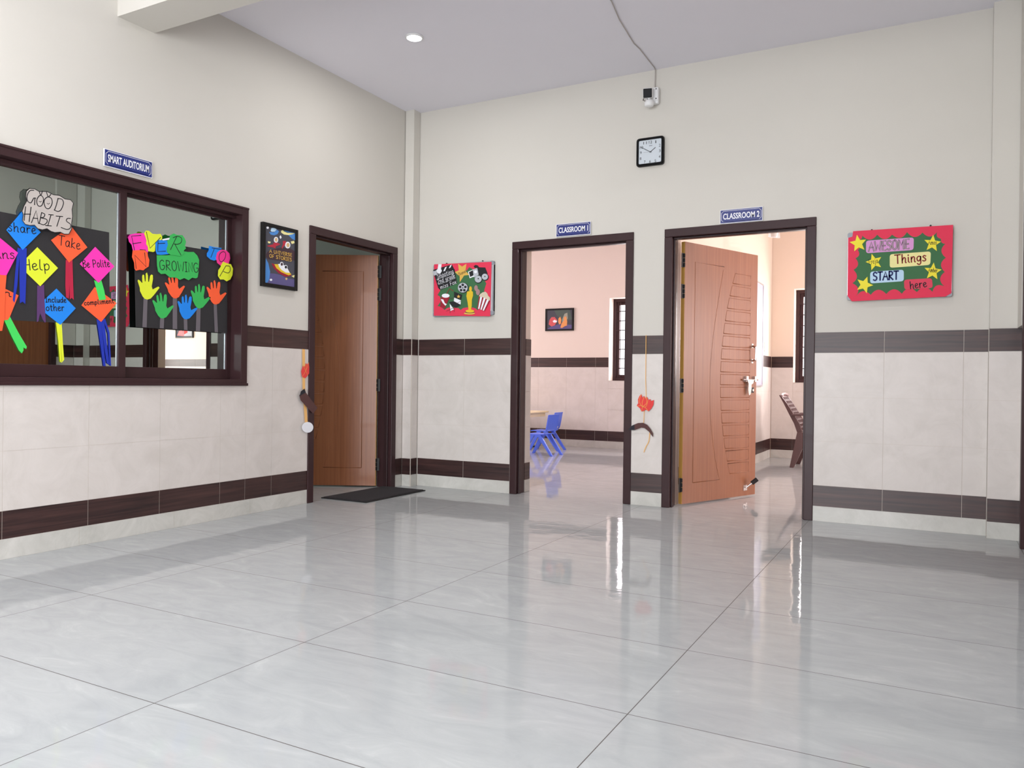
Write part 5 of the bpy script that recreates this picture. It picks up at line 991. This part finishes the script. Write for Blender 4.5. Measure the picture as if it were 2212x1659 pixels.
for key, mi in [('purple', 0), ('planet', 2), ('mar', 1), ('pl2', 2), ('cres', 7), ('ufob', 2), ('dome', 10), ('ufor', 4), ('ufoy', 5), ('ufow', 6), ('rb1', 9), ('rb2', 9), ('ye', 7), ('ye2', 7), ('ye3', 7), ('dia', 6),
    ('h1', 6), ('h1i', 8), ('h2', 6), ('h2i', 8), ('h3', 6), ('h3i', 1), ('h4', 6), ('h4i', 3), ('d1', 6), ('d2', 6), ('d3', 8)]:
    k += 1; art.prism(q, clampq(D['g_' + key]), 0.0, 0.00012 * k, mi)
art.build('artwork', [M[a] for a in mats], pr)
tx = MB(); write(tx, q, 'w_u1', 'A UNIVERSE', 0.0042, 0.0042); write(tx, q, 'w_u2', 'OF STORIES', 0.0042, 0.0042)
tx.build('lettering', M['p_gold'], pr)

# ------------------------------------------------------------------ film themed notice board
OP = ('y', -0.026)
t = thing('notice_board', 'small red and green film themed notice board left of the middle doorway', 'notice board', (0.578, 0.0, 1.505))
U0, U1, V0, V1 = 0.268, 0.884, 1.512, 1.972
bd = MB().prism(('y', 0.0), bevelled([(U0, V0), (U1, V0), (U1, V1), (U0, V1)], 0.03), 0.0, 0.018).build('board', M['whitepaper'], t)
fr = MB()
for a, b, c, d in [(U0, U0 + 0.018, V0 + 0.03, V1 - 0.03), (U1 - 0.018, U1, V0 + 0.03, V1 - 0.03), (U0 + 0.03, U1 - 0.03, V0, V0 + 0.018), (U0 + 0.03, U1 - 0.03, V1 - 0.018, V1)]: fr.pbox(PY, a, b, c, d, 0.0, 0.0215)
fr.build('frame', M['alum'], t)
for a, b in [(U0, V0), (U1 - 0.034, V0), (U0, V1 - 0.034), (U1 - 0.034, V1 - 0.034)]:
    MB().prism(PY, bevelled([(a, b), (a + 0.034, b), (a + 0.034, b + 0.034), (a, b + 0.034)], 0.012), 0.0, 0.023).build('corner_cap', M['greyplastic'], t)
for u_ in (0.398, 0.766): MB().tube([P(PY, u_, V1 + 0.006, 0), P(PY, u_, V1 + 0.006, 0.012)], 0.006, 10).build('hanging_screw', M['black'], t)
WO = [0.0]
def cut(name, keys, mks, parent, label=None, pl=OP, pre='f_', step=0.0004):
    mb = MB(); ml = []
    for key, mk in zip(keys, mks):
        if mk not in ml: ml.append(mk)
        WO[0] += step * 0.35
        mb.prism(pl, D[pre + key], WO[0] - 0.0003, WO[0] + 0.0004, ml.index(mk))
    o = mb.build(name, [M[a] for a in ml], parent)
    if label: o['label'] = label
    return o
sh = cut('red_sheet', ['sheet'], ['p_red'], t)
gr = cut('green_panel', ['green'], ['p_dgreen'], t)
st_ = cut('paper_star', ['star'], ['p_gold'], t, 'gold paper star')
wm = MB(); write(wm, OP, 'w_diana', 'Diana', 0.0032, WO[0] + 0.0009); wm.build('handwriting', M['ink'], st_)
cb = cut('clapperboard_cutout', ['clap', 'arm', 'st1', 'st2', 'st3', 'clamp', 'swirl'], ['p_film', 'p_film', 'whitepaper', 'whitepaper', 'whitepaper', 'p_silver', 'whitepaper'], t)
wm = MB()
for wk, tx_ in (('w_shoot', 'Shooting'), ('w_2nd', '2nd grade'), ('w_miss', 'miss Fox')): write(wm, OP, wk, tx_, 0.0034, WO[0] + 0.0009)
for s_ in ('f_u1', 'f_u2'): wm.stroke(OP, D[s_], 0.0025, WO[0] + 0.0009)
wm.build('handwriting', M['whitepaper'], cb)
cut('projector_cutout', ['proj', 'psq', 'dot', 'plens', 'pin', 'r1b', 'r1', 'r1c', 'r2b', 'r2', 'r2c'], ['p_film', 'p_silver', 'whitepaper', 'whitepaper', 'p_film', 'p_film', 'p_silver', 'p_film', 'p_film', 'p_silver', 'p_film'], t)
cut('film_reel_cutout', ['reelb', 'reel', 'hole0', 'hole1', 'hole2', 'hole3', 'hole4', 'reelc'], ['p_film', 'p_silver'] + ['p_film'] * 6, t)
cut('award_figure_cutout', ['base2', 'base3', 'base1', 'body', 'head'], ['p_gold', 'p_brown', 'p_gold2', 'p_gold2', 'p_gold2'], t, 'golden award figure cutout')
dc = cut('director_chair_cutout', ['dback', 'dwhite', 'dseat', 'dleg', 'dstar'], ['p_film', 'whitepaper', 'p_film', 'whitepaper', 'p_gold'], t)
for i in (1, 2, 3, 4, 5): MB().stroke(OP, D['f_dl%d' % i], 0.0033, WO[0] + 0.0008).build('paper_strip', M['p_brown'], dc)
dr = cut('drink_cutout', ['cup', 'wave', 'lid'], ['p_dred', 'whitepaper', 'whitepaper'], t)
wm = MB(); wm.stroke(OP, D['f_straw'], 0.005, WO[0] + 0.0008); wm.build('straw', M['p_dred'], dr)
cut('popcorn_piece_cutout', ['pop1', 'pop2'], ['p_mauve', 'p_mauve'], t)
cut('popcorn_bucket_cutout', ['bucket', 'bs0', 'bs1', 'bs2', 'corn'], ['p_dred', 'whitepaper', 'whitepaper', 'whitepaper', 'p_corn'], t)

# ------------------------------------------------------------------ awesome things notice board
t = thing('notice_board', 'wide red and green notice board with yellow stars on the right wall', 'notice board', (3.975, 0.0, 1.52))
U0, U1, V0, V1 = 3.663, 4.286, 1.530, 1.985
MB().prism(('y', 0.0), bevelled([(U0, V0), (U1, V0), (U1, V1), (U0, V1)], 0.03), 0.0, 0.020).build('board', M['whitepaper'], t)
for a, b in [(U0, V0), (U1 - 0.034, V0), (U0, V1 - 0.034), (U1 - 0.034, V1 - 0.034)]:
    MB().prism(PY, bevelled([(a - .002, b - .002), (a + 0.036, b - .002), (a + 0.036, b + 0.036), (a - .002, b + 0.036)], 0.014), 0.0, 0.0235).build('corner_cap', M['greyplastic'], t)
fr = MB()
for a, b, c, d in [(U0, U0 + 0.018, V0 + 0.03, V1 - 0.03), (U1 - 0.018, U1, V0 + 0.03, V1 - 0.03), (U0 + 0.03, U1 - 0.03, V0, V0 + 0.018), (U0 + 0.03, U1 - 0.03, V1 - 0.018, V1)]: fr.pbox(PY, a, b, c, d, 0.0, 0.0225)
fr.build('frame', M['alum'], t)
for u_ in (3.81, 4.16): MB().tube([P(PY, u_, V1 + 0.012, 0), P(PY, u_, V1 + 0.012, 0.012)], 0.006, 10).build('hanging_screw', M['black'], t)
WO[0] = 0.0
def cutq(name, key, mk, parent, label=None, rnd=0):
    WO[0] += 0.0004
    pts = D['q_' + key]
    if rnd: pts = bevelled(pts, rnd)
    o = MB().prism(OP, pts, WO[0] - 0.0003, WO[0] + 0.0003).build(name, M[mk], parent)
    if label: o['label'] = label
    return o
cutq('red_sheet', 'sheet', 'p_red', t); cutq('green_panel', 'green', 'p_dgreen', t)
for key, mk, wk, txt, ink, wd, lab in [('p1', 'p_lilac', 'w_awesome', 'AWESOME', 'p_olive', 0.0105, 'lilac card reading awesome'), ('p2', 'p_cream', 'w_things', 'Things', 'p_rust', 0.0078, 'cream card reading things'),
    ('p3', 'p_pale', 'w_start', 'START', 'p_ink2', 0.0095, 'pale blue card reading start'), ('p4', 'p_rose', 'w_here', 'here', 'ink', 0.0058, 'rose card reading here')]:
    c_ = cutq('word_card', key, mk, t, lab, 0.018)
    wm = MB(); write(wm, OP, wk, txt, wd, WO[0] + 0.0008); lt_ = wm.build('lettering', M[ink], c_)
    if key == 'p1': wm = MB(); write(wm, OP, wk, txt, 0.0032, WO[0] + 0.0012); wm.build('letter_fill', M['p_lilac'], lt_)
for i, (wk, txt) in enumerate([(None, ''), ('w_amos', 'Amos'), ('w_freja', 'Freja'), ('w_amber', 'Amber'), (None, '')]):
    c_ = cutq('paper_star', 's%d' % i, 'p_star', t)
    if wk: wm = MB(); write(wm, OP, wk, txt, 0.0026, WO[0] + 0.0008); wm.build('handwriting', M['ink'], c_)

# ------------------------------------------------------------------ wall clock
t = thing('wall_clock', 'black framed square wall clock high above the classroom doors', 'clock', (2.25, 0.0, 2.62))
a0, a1, b0, b1 = 2.142, 2.360, 2.616, 2.834
bk = MB().prism(PY, bevelled([(a0, b0), (a1, b0), (a1, b1), (a0, b1)], 0.024), 0.0, 0.020).build('case', M['black'], t)
rim = MB(); pts = bevelled([(a0 + 0.01, b0 + 0.01), (a1 - 0.01, b0 + 0.01), (a1 - 0.01, b1 - 0.01), (a0 + 0.01, b1 - 0.01)], 0.02)
rim.tube([P(PY, u_, v_, 0.022) for u_, v_ in pts + [pts[0]]], 0.0095, 8, cap=False); rim.build('rim', M['blacklens'], t, smooth=True)
MB().pbox(PY, a0 + 0.016, a1 - 0.016, b0 + 0.016, b1 - 0.016, 0.018, 0.0205).build('dial', M['dial'], t)
for n_ in range(1, 13):
    nm = MB()
    (u_, v_) = D['cn_%d' % n_][0]; u_ -= 0.0005; wd = 0.0065 if n_ < 10 else 0.013
    if n_ == 1: wd = 0.003
    put_text(nm, PY, str(n_), u_ - wd, u_ + wd, v_ - 0.0105, v_ + 0.0105, 0.0212)
    nm.build('numeral', M['card'], t)
lg = MB(); (u_, v_) = D['cn_logo'][0]
for s_ in range(4): lg.pbox(PY, u_ - 0.012 + s_ * 0.0065, u_ - 0.0075 + s_ * 0.0065, v_ - 0.004, v_ + 0.004, 0.0206, 0.0212)
lg.build('maker_mark', M['greyplastic'], t)
c0 = D['c_c'][0]
for nm_, key, wd, w_, ex in (('hour_hand', 'c_h', 0.0045, 0.0225, 0.1), ('minute_hand', 'c_m', 0.0036, 0.0235, 0.08), ('second_hand', 'c_s', 0.001, 0.0245, 0.2)):
    e_ = D[key][0]; s_ = (c0[0] - (e_[0] - c0[0]) * ex, c0[1] - (e_[1] - c0[1]) * ex)
    mb = MB(); mb.stroke(PY, [s_, e_], wd, w_); mb.build(nm_, M['ink'], t)

# ------------------------------------------------------------------ security camera and its cable
t = thing('security_camera', 'white security camera on a junction box above the wall clock', 'camera', (2.262, 0.0, 3.07))
MB().pbox(PY, 2.215, 2.318, 3.078, 3.205, 0.0, 0.045).build('junction_box', M['white'], t, bevel=0.012, seg=3)
for z_ in (3.188, 3.115): MB().tube([P(PY, 2.302, z_, 0.045), P(PY, 2.302, z_, 0.047)], 0.0045, 10).build('screw', M['black'], t)
bs = MB(); bs.lathe((2.262, -0.085, 3.045), [(0.022, 0.0), (0.034, 0.006), (0.036, 0.03), (0.028, 0.048), (0.012, 0.056)], 20)
bs.tube([(2.262, -0.04, 3.09), (2.262, -0.085, 3.07)], 0.014, 10)
bs.build('mounting_base', M['white'], t, smooth=True)
hd = MB(); cdir = Vector((0.25, -0.95, -0.32)).normalized(); rt = Vector((0.95, 0.25, 0)).normalized(); upv = rt.cross(cdir) 
hc = Vector((2.250, -0.085, 3.150))
def hbox(mb, sx, sz, d0, d1):
    p = []
    for d_ in (d0, d1):
        for a, b in ((-1, -1), (1, -1), (1, 1), (-1, 1)): p.append(hc + cdir * d_ + rt * a * sx + upv * b * sz)
    mb.hexa(p); return mb
hbox(hd, 0.037, 0.037, -0.035, 0.030).build('camera_body', M['white'], t, bevel=0.012, seg=3)
hbox(MB(), 0.0325, 0.0325, 0.0285, 0.0385).build('lens_cover', M['blacklens'], t, bevel=0.0045, seg=3)
MB().tube([hc + Vector((-0.03, 0, -0.035)), hc + Vector((-0.035, -0.01, -0.05)), hc + Vector((-0.005, -0.02, -0.068)), hc + Vector((0.004, -0.01, -0.045))], 0.0028, 6).build('power_lead', M['black'], t, smooth=True)
MB().tube([(2.262, -0.085, 3.10), (2.255, -0.085, 3.125)], 0.013, 10).build('swivel_neck', M['white'], t)
cb = MB(); cb.tube([(2.281, -0.012, 3.20), (2.282, -0.010, 3.30), (2.284, -0.016, 3.345), (2.288, -0.05, CEIL - 0.006), (2.300, -0.42, CEIL - 0.007), (2.293, -0.53, CEIL - 0.007), (2.330, -0.92, CEIL - 0.007), (2.375, -1.18, CEIL - 0.008), (2.40, -2.65, CEIL - 0.008)], 0.0035, 6)
tag(cb.build('camera_cable', M['cable'], smooth=True), 'thin white cable running over the ceiling down to the security camera', 'cable')

# ------------------------------------------------------------------ ceiling downlights
names = ['round lit ceiling downlight near the far left corner', 'round ceiling downlight near the far right corner', 'round ceiling downlight near the left window', 'round ceiling downlight above the camera', 'round ceiling downlight at the rear left', 'round ceiling downlight at the rear right']
base = None
for (lx, ly), lab in zip(LAMPS, names):
    if base is None:
        base = thing('ceiling_downlight', lab, 'light', (0, 0, 0), group='ceiling downlights')
        ring = MB().lathe((0, 0, 0), [(0.062, 0.0), (0.064, -0.006), (0.060, -0.012), (0.053, -0.014), (0.051, -0.006), (0.051, 0.0)], 28).build('trim_ring', M['white'], base, smooth=True)
        disc = MB().lathe((0, 0, 0), [(0.050, -0.002), (0.050, -0.012), (0.047, -0.015)], 28).build('diffuser', M['lamp_disc'], base)
        base.location = (lx, ly, CEIL)
    else:
        o = base.copy(); COL.objects.link(o); o.location = (lx, ly, CEIL); o['label'] = lab
        for ch_ in (ring, disc):
            c_ = ch_.copy(); COL.objects.link(c_); c_.parent = o

# ------------------------------------------------------------------ paper hangings on the tiles
LH = ('x', 0.006)
t = thing('wall_hanging', 'orange ribbon hanging with red lotus and white disc left of the auditorium door', 'wall hanging', (0.0, -1.33, 0.58))
MB().prism(LH, D['a_rib1'], 0, 0.0008).build('ribbon', M['p_ribbon'], t)
lt = MB().prism(LH, D['a_lot'], 0.002, 0.003).build('paper_lotus', M['p_coral'], t)
wm = MB(); c_ = D['a_lot']; cen = (sum(p[0] for p in c_) / len(c_), sum(p[1] for p in c_) / len(c_) - 0.01)
for i in (0, 2, 4, 6, 8): wm.stroke(LH, [cen, ((c_[i][0] + cen[0]) / 2 + 0.003, (c_[i][1] + cen[1]) / 2), c_[i]], 0.0022, 0.0034)
wm.build('petal_lines', M['yline'], lt)
pc = MB().prism(LH, D['a_arc'], 0.012, 0.013).build('paper_tusk', M['p_brown'], t)
MB().prism(LH, D['a_tip'], 0.0133, 0.0138).build('dark_tip', M['p_tip'], pc)
MB().prism(LH, D['a_disc'], 0.010, 0.012).build('paper_disc', M['whitepaper'], t)
RH = ('y', -0.006)
t = thing('wall_hanging', 'string hanging with red lotus and brown tusk between the classroom doors', 'wall hanging', (2.23, 0.0, 0.42))
wm = MB(); wm.stroke(RH, D['b_str0'] + D['b_str'][1:] + D['b_str2'], 0.005, 0.001); wm.build('ribbon', M['p_ribbon'], t)
wm = MB(); wm.stroke(RH, D['b_str3'], 0.0065, 0.002, smooth=True); wm.build('ribbon_end', M['p_ribbon'], t)
lt = MB().prism(RH, D['b_lot'], 0.006, 0.007).build('paper_lotus', M['p_coral'], t)
wm = MB()
for i in range(1, 7): wm.stroke(RH, D['b_v%d' % i], 0.0024, 0.0075, smooth=True)
wm.build('petal_lines', M['yline'], lt)
pc = MB().prism(RH, D['b_arc'], 0.012, 0.0135).build('paper_tusk', M['p_brown'], t)
MB().prism(RH, D['b_tip'], 0.012, 0.0137).build('dark_tip', M['p_tip'], pc)

# ------------------------------------------------------------------ door mat
t = thing('door_mat', 'flat charcoal door mat lying at the auditorium doorway', 'door mat', (0.14, -0.65, 0.0))
MB().box(-0.085, 0.368, -1.048, -0.248, 0.0005, 0.008).build('rubber_edge', M['mat_edge'], t, bevel=0.003)
MB().box(-0.070, 0.353, -1.033, -0.263, 0.008, 0.012).build('pile', M['mat_rubber'], t)

# ------------------------------------------------------------------ classroom one: picture, table, small chairs
def picture(label, x0, x1, z0_, z1_, cols):
    t = thing('framed_picture', label, 'picture', ((x0 + x1) / 2, 4.80, z0_))
    m_ = MB(); e = 0.024; y_ = 4.778
    m_.box(x0, x0 + e, y_, 4.806, z0_, z1_).box(x1 - e, x1, y_, 4.806, z0_, z1_).box(x0 + e, x1 - e, y_, 4.806, z0_, z0_ + e).box(x0 + e, x1 - e, y_, 4.806, z1_ - e, z1_)
    m_.build('frame', M['black'], t)
    p_ = MB().box(x0 + e, x1 - e, 4.786, 4.80, z0_ + e, z1_ - e).build('print', M['p_slate'], t)
    pl = ('y', 4.7858); a = MB(); W_ = x1 - x0; H_ = z1_ - z0_
    for i, (mk, pts) in enumerate(cols):
        a.prism(pl, [(x0 + u_ * W_, z0_ + v_ * H_) for u_, v_ in pts], 0, 0.0003 * (i + 1), i)
    a.build('artwork', [M[c[0]] for c in cols], p_)
    return t
M['p_forest'] = mat('dark_green_print', (70, 84, 78), 0.5); M['p_rosy'] = mat('rose_print', (206, 84, 88), 0.5); M['p_amber'] = mat('amber_print', (226, 150, 84), 0.5); M['p_mist'] = mat('mist_print', (150, 152, 136), 0.5)
picture('black framed picture with red and amber shapes on the pink classroom wall', -0.955, -0.495, 1.712, 2.044,
  [('p_forest', [(.3, .95), (.85, .95), (.95, .5), (.6, .4), (.4, .7)]), ('p_violet', [(.06, .08), (.94, .08), (.94, .25), (.5, .3), (.2, .2)]),
   ('p_mist', [(.6, .5), (.68, .75), (.78, .8), (.8, .55), (.72, .35), (.6, .35)]),
   ('p_rosy', [(.12, .3), (.15, .5), (.22, .62), (.33, .62), (.42, .48), (.40, .38), (.34, .25), (.22, .2)]), ('whitepaper', [(.26, .44), (.33, .50), (.42, .44), (.40, .38), (.30, .37)]),
   ('p_amber', [(.46, .4), (.47, .55), (.53, .63), (.57, .5), (.56, .32), (.5, .28)]), ('p_amber', [(.54, .14), (.58, .32), (.66, .45), (.66, .6), (.74, .64), (.78, .4), (.77, .22), (.70, .2), (.6, .12)])])
picture('black framed flower coloured picture deep in the second classroom', 8.44, 8.94, 1.735, 2.085,
  [('p_silver', [(.06, .1), (.5, .1), (.6, .6), (.3, .92), (.06, .8)]), ('p_rosy', [(.5, .1), (.9, .15), (.8, .4), (.6, .45)]), ('p_amber', [(.6, .5), (.9, .6), (.8, .9), (.5, .85)]), ('p_coral', [(.3, .3), (.5, .2), (.55, .5), (.35, .55)])])

t = thing('kids_table', 'low cream classroom table beside the blue chairs', 'table', (-1.3, 4.15, 0.0))
MB().box(-1.95, -0.745, 3.80, 4.50, 0.505, 0.528).build('tabletop', M['yellowtop'], t, bevel=0.004)
MB().box(-1.90, -0.78, 3.84, 3.858, 0.450, 0.505).box(-1.90, -0.78, 4.442, 4.46, 0.450, 0.505).box(-0.798, -0.78, 3.858, 4.442, 0.450, 0.505).box(-1.90, -1.882, 3.858, 4.442, 0.450, 0.505).build('apron', M['yellowtop'], t)
for a, b in ((-0.945, 4.15), (-1.72, 4.15)):
    lg = MB().tube([(a, b, 0.012), (a, b, 0.505)], 0.022, 14).build('leg', M['yellowtop'], t, smooth=True)
    MB().box(a - 0.03, a + 0.03, b - 0.28, b + 0.28, 0.0, 0.016).build('foot', M['black'], lg)

def kid_chair(label, loc, rotz, group):
    """local: the seat faces -x, backrest at +x"""
    t = thing('kids_chair', label, 'chair', (0, 0, 0), group=group)
    s = MB(); n = 6
    # seat shell: dished sheet
    top = []
    for i in range(7):
        x = -0.19 + 0.30 * i / 6
        z = 0.285 - 0.012 * math.sin(i / 6 * math.pi) + (0.0 if i else -0.012)
        top.append((x, z))
    for sy in (0,):
        pts = top + [(x, z - 0.014) for x, z in reversed(top)]
        s.prism(('y', 0.145), pts, 0.0, 0.29)
    s.build('seat', M['bluechair'], t, bevel=0.003)
    b = MB(); bp = [(0.105, 0.290), (0.125, 0.33), (0.140, 0.40), (0.152, 0.47), (0.160, 0.515), (0.166, 0.528)]
    pts = bp + [(x + 0.016, z - 0.002) for x, z in reversed(bp)]
    def seg(y_, w_, zlo, zhi):
        pp_ = [(x, z) for x, z in bp if zlo <= z <= zhi]; b.prism(('y', y_), pp_ + [(x + 0.016, z) for x, z in reversed(pp_)], 0.0, w_)
    seg(0.145, 0.035, 0.0, 1.0); seg(-0.110, 0.035, 0.0, 1.0)
    seg(0.112, 0.224, 0.33, 1.0)
    b.build('backrest', M['bluechair'], t, bevel=0.004)
    for sy in (0.148, -0.122):
        for x0_, x1_ in ((-0.06, -0.205), (0.02, 0.215)):
            l = MB(); w_ = 0.030
            l.prism(('y', sy), [(x0_ - w_, 0.275), (x0_ + w_, 0.275), (x1_ + 0.020, 0.0), (x1_ - 0.018, 0.0)], 0.0, 0.024)
            l.build('leg', M['bluechair'], t, bevel=0.003)
    t.location = loc; t.rotation_euler = (0, 0, rotz)
    return t
c1 = kid_chair('nearer blue plastic kids chair in the pink classroom', (-0.290, 3.36, 0), R(-3), 'blue kids chairs by the table')
c2 = c1.copy(); COL.objects.link(c2); c2['label'] = 'farther blue plastic kids chair, behind the nearer one'; c2.location = (-0.565, 4.08, 0); c2.rotation_euler = (0, 0, R(4))
for ch_ in list(c1.children):
    k_ = ch_.copy(); COL.objects.link(k_); k_.parent = c2

# ------------------------------------------------------------------ classroom two
WX = ('x', 2.313)
t = thing('whiteboard', 'tall whiteboard on the side wall of the second classroom', 'whiteboard', (2.32, 3.3, 0.92))
MB().box(2.319, 2.331, 2.52, 4.135, 0.935, 2.165).build('writing_surface', mat('lilac_white_board_enamel', (198, 192, 214), 0.3), t)
m_ = MB(); m_.box(2.319, 2.337, 4.120, 4.145, 0.925, 2.175).box(2.319, 2.337, 2.50, 2.525, 0.925, 2.175).box(2.319, 2.337, 2.525, 4.12, 2.155, 2.175).box(2.319, 2.337, 2.525, 4.12, 0.925, 0.945)
m_.build('frame', M['alum'], t)
o = tag(MB().box(2.310, 2.322, 4.34, 4.41, 1.36, 1.48).build('switch_plate', M['white'], bevel=0.003), 'small white switch plate right of the whiteboard', 'light switch')
MB().box(2.322, 2.327, 4.365, 4.385, 1.40, 1.44).build('rocker', M['signwhite'], o)

# ceiling fan hanging in classroom two
t = thing('ceiling_fan', 'pale ceiling fan just below the top of the second doorway', 'ceiling fan', (2.755, 2.4, CEIL))
t.location = (2.755, 2.4, 2.44)
MB().lathe((2.755, 2.4, 2.436), [(0.02, 0.0), (0.032, 0.006), (0.036, 0.05), (0.085, 0.075), (0.10, 0.10), (0.09, 0.15), (0.03, 0.17)], 24).build('motor', M['white'], t, smooth=True)
MB().tube([(2.755, 2.4, 2.60), (2.755, 2.4, CEIL - 0.05)], 0.011, 10).build('down_rod', M['white'], t)
MB().lathe((2.755, 2.4, CEIL - 0.07), [(0.02, 0.0), (0.045, 0.02), (0.05, 0.07)], 20).build('canopy', M['white'], t, smooth=True)
for a in (100, 220, 340):
    c_, s_ = math.cos(R(a)), math.sin(R(a)); pts = []
    for r_, h_ in ((0.09, 0.03), (0.16, 0.05), (0.58, 0.062), (0.60, 0.04), (0.60, -0.04), (0.58, -0.062), (0.16, -0.05), (0.09, -0.03)): pts.append((r_, h_))
    m_ = MB(); n = len(pts)
    vs = [Vector((2.755 + r_ * c_ - h_ * s_, 2.4 + r_ * s_ + h_ * c_, 2.535 + h_ * 0.15 + dz)) for dz in (0, 0.003) for r_, h_ in pts]
    m_.add(vs, [tuple(range(n)), tuple(range(2 * n - 1, n - 1, -1))] + [(i, (i + 1) % n, n + (i + 1) % n, n + i) for i in range(n)])
    m_.build('blade', M['white'], t)

# brown plastic armchair, local: faces +x
t = thing('plastic_armchair', 'brown plastic armchair seen past the edge of the second doorway', 'chair', (0, 0, 0))
def tilt(z): return -0.02 - 0.30 * (z - 0.42)        # back leans away from the seat
m_ = MB(); lean = [(0.055, 0.40), (0.025, 0.50), (-0.035, 0.62), (-0.105, 0.75), (-0.165, 0.855), (-0.185, 0.868)]
# backrest: two side rails, curved panel with raised woven loops
lean = [(0.050, 0.395), (0.015, 0.50), (-0.055, 0.62), (-0.130, 0.74), (-0.195, 0.825)]
def lx_(z):
    for (xa, za), (xb, zb) in zip(lean[:-1], lean[1:]):
        if za <= z <= zb: return xa + (xb - xa) * (z - za) / (zb - za)
    return lean[-1][0] if z > 0.5 else lean[0][0]
for sy in (-1, 1):
    wds = [0.060, 0.062, 0.055, 0.040, 0.022]
    pf = list(lean) + [(x - w_, z + 0.004) for (x, z), w_ in reversed(list(zip(lean, wds)))]
    MB().prism(('y', sy * 0.213 + 0.011), pf, 0.0, 0.022).build('back_rail', M['brownplastic'], t, bevel=0.005)
pn = list(lean) + [(x - 0.012, z) for x, z in reversed(lean)]
wv = MB(); wv.prism(('y', 0.203), [(x - 0.008, z) for x, z in pn], 0.0, 0.406)
wv.tube([(lx_(0.815), -0.213, 0.818), (lx_(0.82), -0.15, 0.834), (lx_(0.825), 0, 0.842), (lx_(0.82), 0.15, 0.834), (lx_(0.815), 0.213, 0.818)], 0.015, 8)
pnl = wv.build('backrest', M['brownglare'], t)
wv = MB()
for i in range(9):
    z = 0.44 + i * 0.043
    for j in range(6):
        y_ = -0.155 + j * 0.062; ring_ = []
        for a in range(13):
            an = a * math.pi / 6; zz = z + 0.023 * math.sin(an); ring_.append((lx_(min(zz, 0.82)) - 0.006, y_ + 0.029 * math.cos(an), zz))
        wv.tube(ring_, 0.006, 5, cap=False)
wv.build('woven_pattern', M['brownplastic'], pnl, smooth=True)
st = MB(); st.prism(('y', 0.225), [(0.03, 0.40), (0.06, 0.415), (0.30, 0.405), (0.48, 0.425), (0.49, 0.385), (0.30, 0.380), (0.05, 0.375)], 0.0, 0.45); st.build('seat', M['brownplastic'], t, bevel=0.006)
for sy in (-1, 1):
    m_ = MB(); m_.hexa([(-0.07, sy * 0.235 - 0.028, 0.590), (0.42, sy * 0.235 - 0.028, 0.620), (0.42, sy * 0.235 + 0.028, 0.620), (-0.07, sy * 0.235 + 0.028, 0.590),
                         (-0.07, sy * 0.235 - 0.028, 0.614), (0.42, sy * 0.235 - 0.028, 0.642), (0.42, sy * 0.235 + 0.028, 0.642), (-0.07, sy * 0.235 + 0.028, 0.614)])
    m_.hexa([(0.38, sy * 0.235 - 0.02, 0.40), (0.44, sy * 0.235 - 0.02, 0.40), (0.44, sy * 0.235 + 0.02, 0.40), (0.38, sy * 0.235 + 0.02, 0.40), (0.36, sy * 0.235 - 0.02, 0.62), (0.41, sy * 0.235 - 0.02, 0.66), (0.41, sy * 0.235 + 0.02, 0.66), (0.36, sy * 0.235 + 0.02, 0.66)])
    m_.build('armrest', M['brownplastic'], t, bevel=0.005)
    for (xa, xb, fx) in ((-0.01, 0.13, -0.085), (0.33, 0.46, 0.48)):
        l = MB(); y_ = sy * 0.20; f = sy * 0.235
        l.hexa([(fx - 0.0, f - 0.022, 0.0), (fx + 0.045, f - 0.022, 0.0), (fx + 0.045, f + 0.022, 0.0), (fx, f + 0.022, 0.0), (xa, y_ - 0.03, 0.41), (xb, y_ - 0.03, 0.41), (xb, y_ + 0.03, 0.41), (xa, y_ + 0.03, 0.41)])
        l.build('leg', M['brownplastic'], t, bevel=0.004)
t.location = (2.83, 3.86, 0); t.rotation_euler = (0, 0, 0)
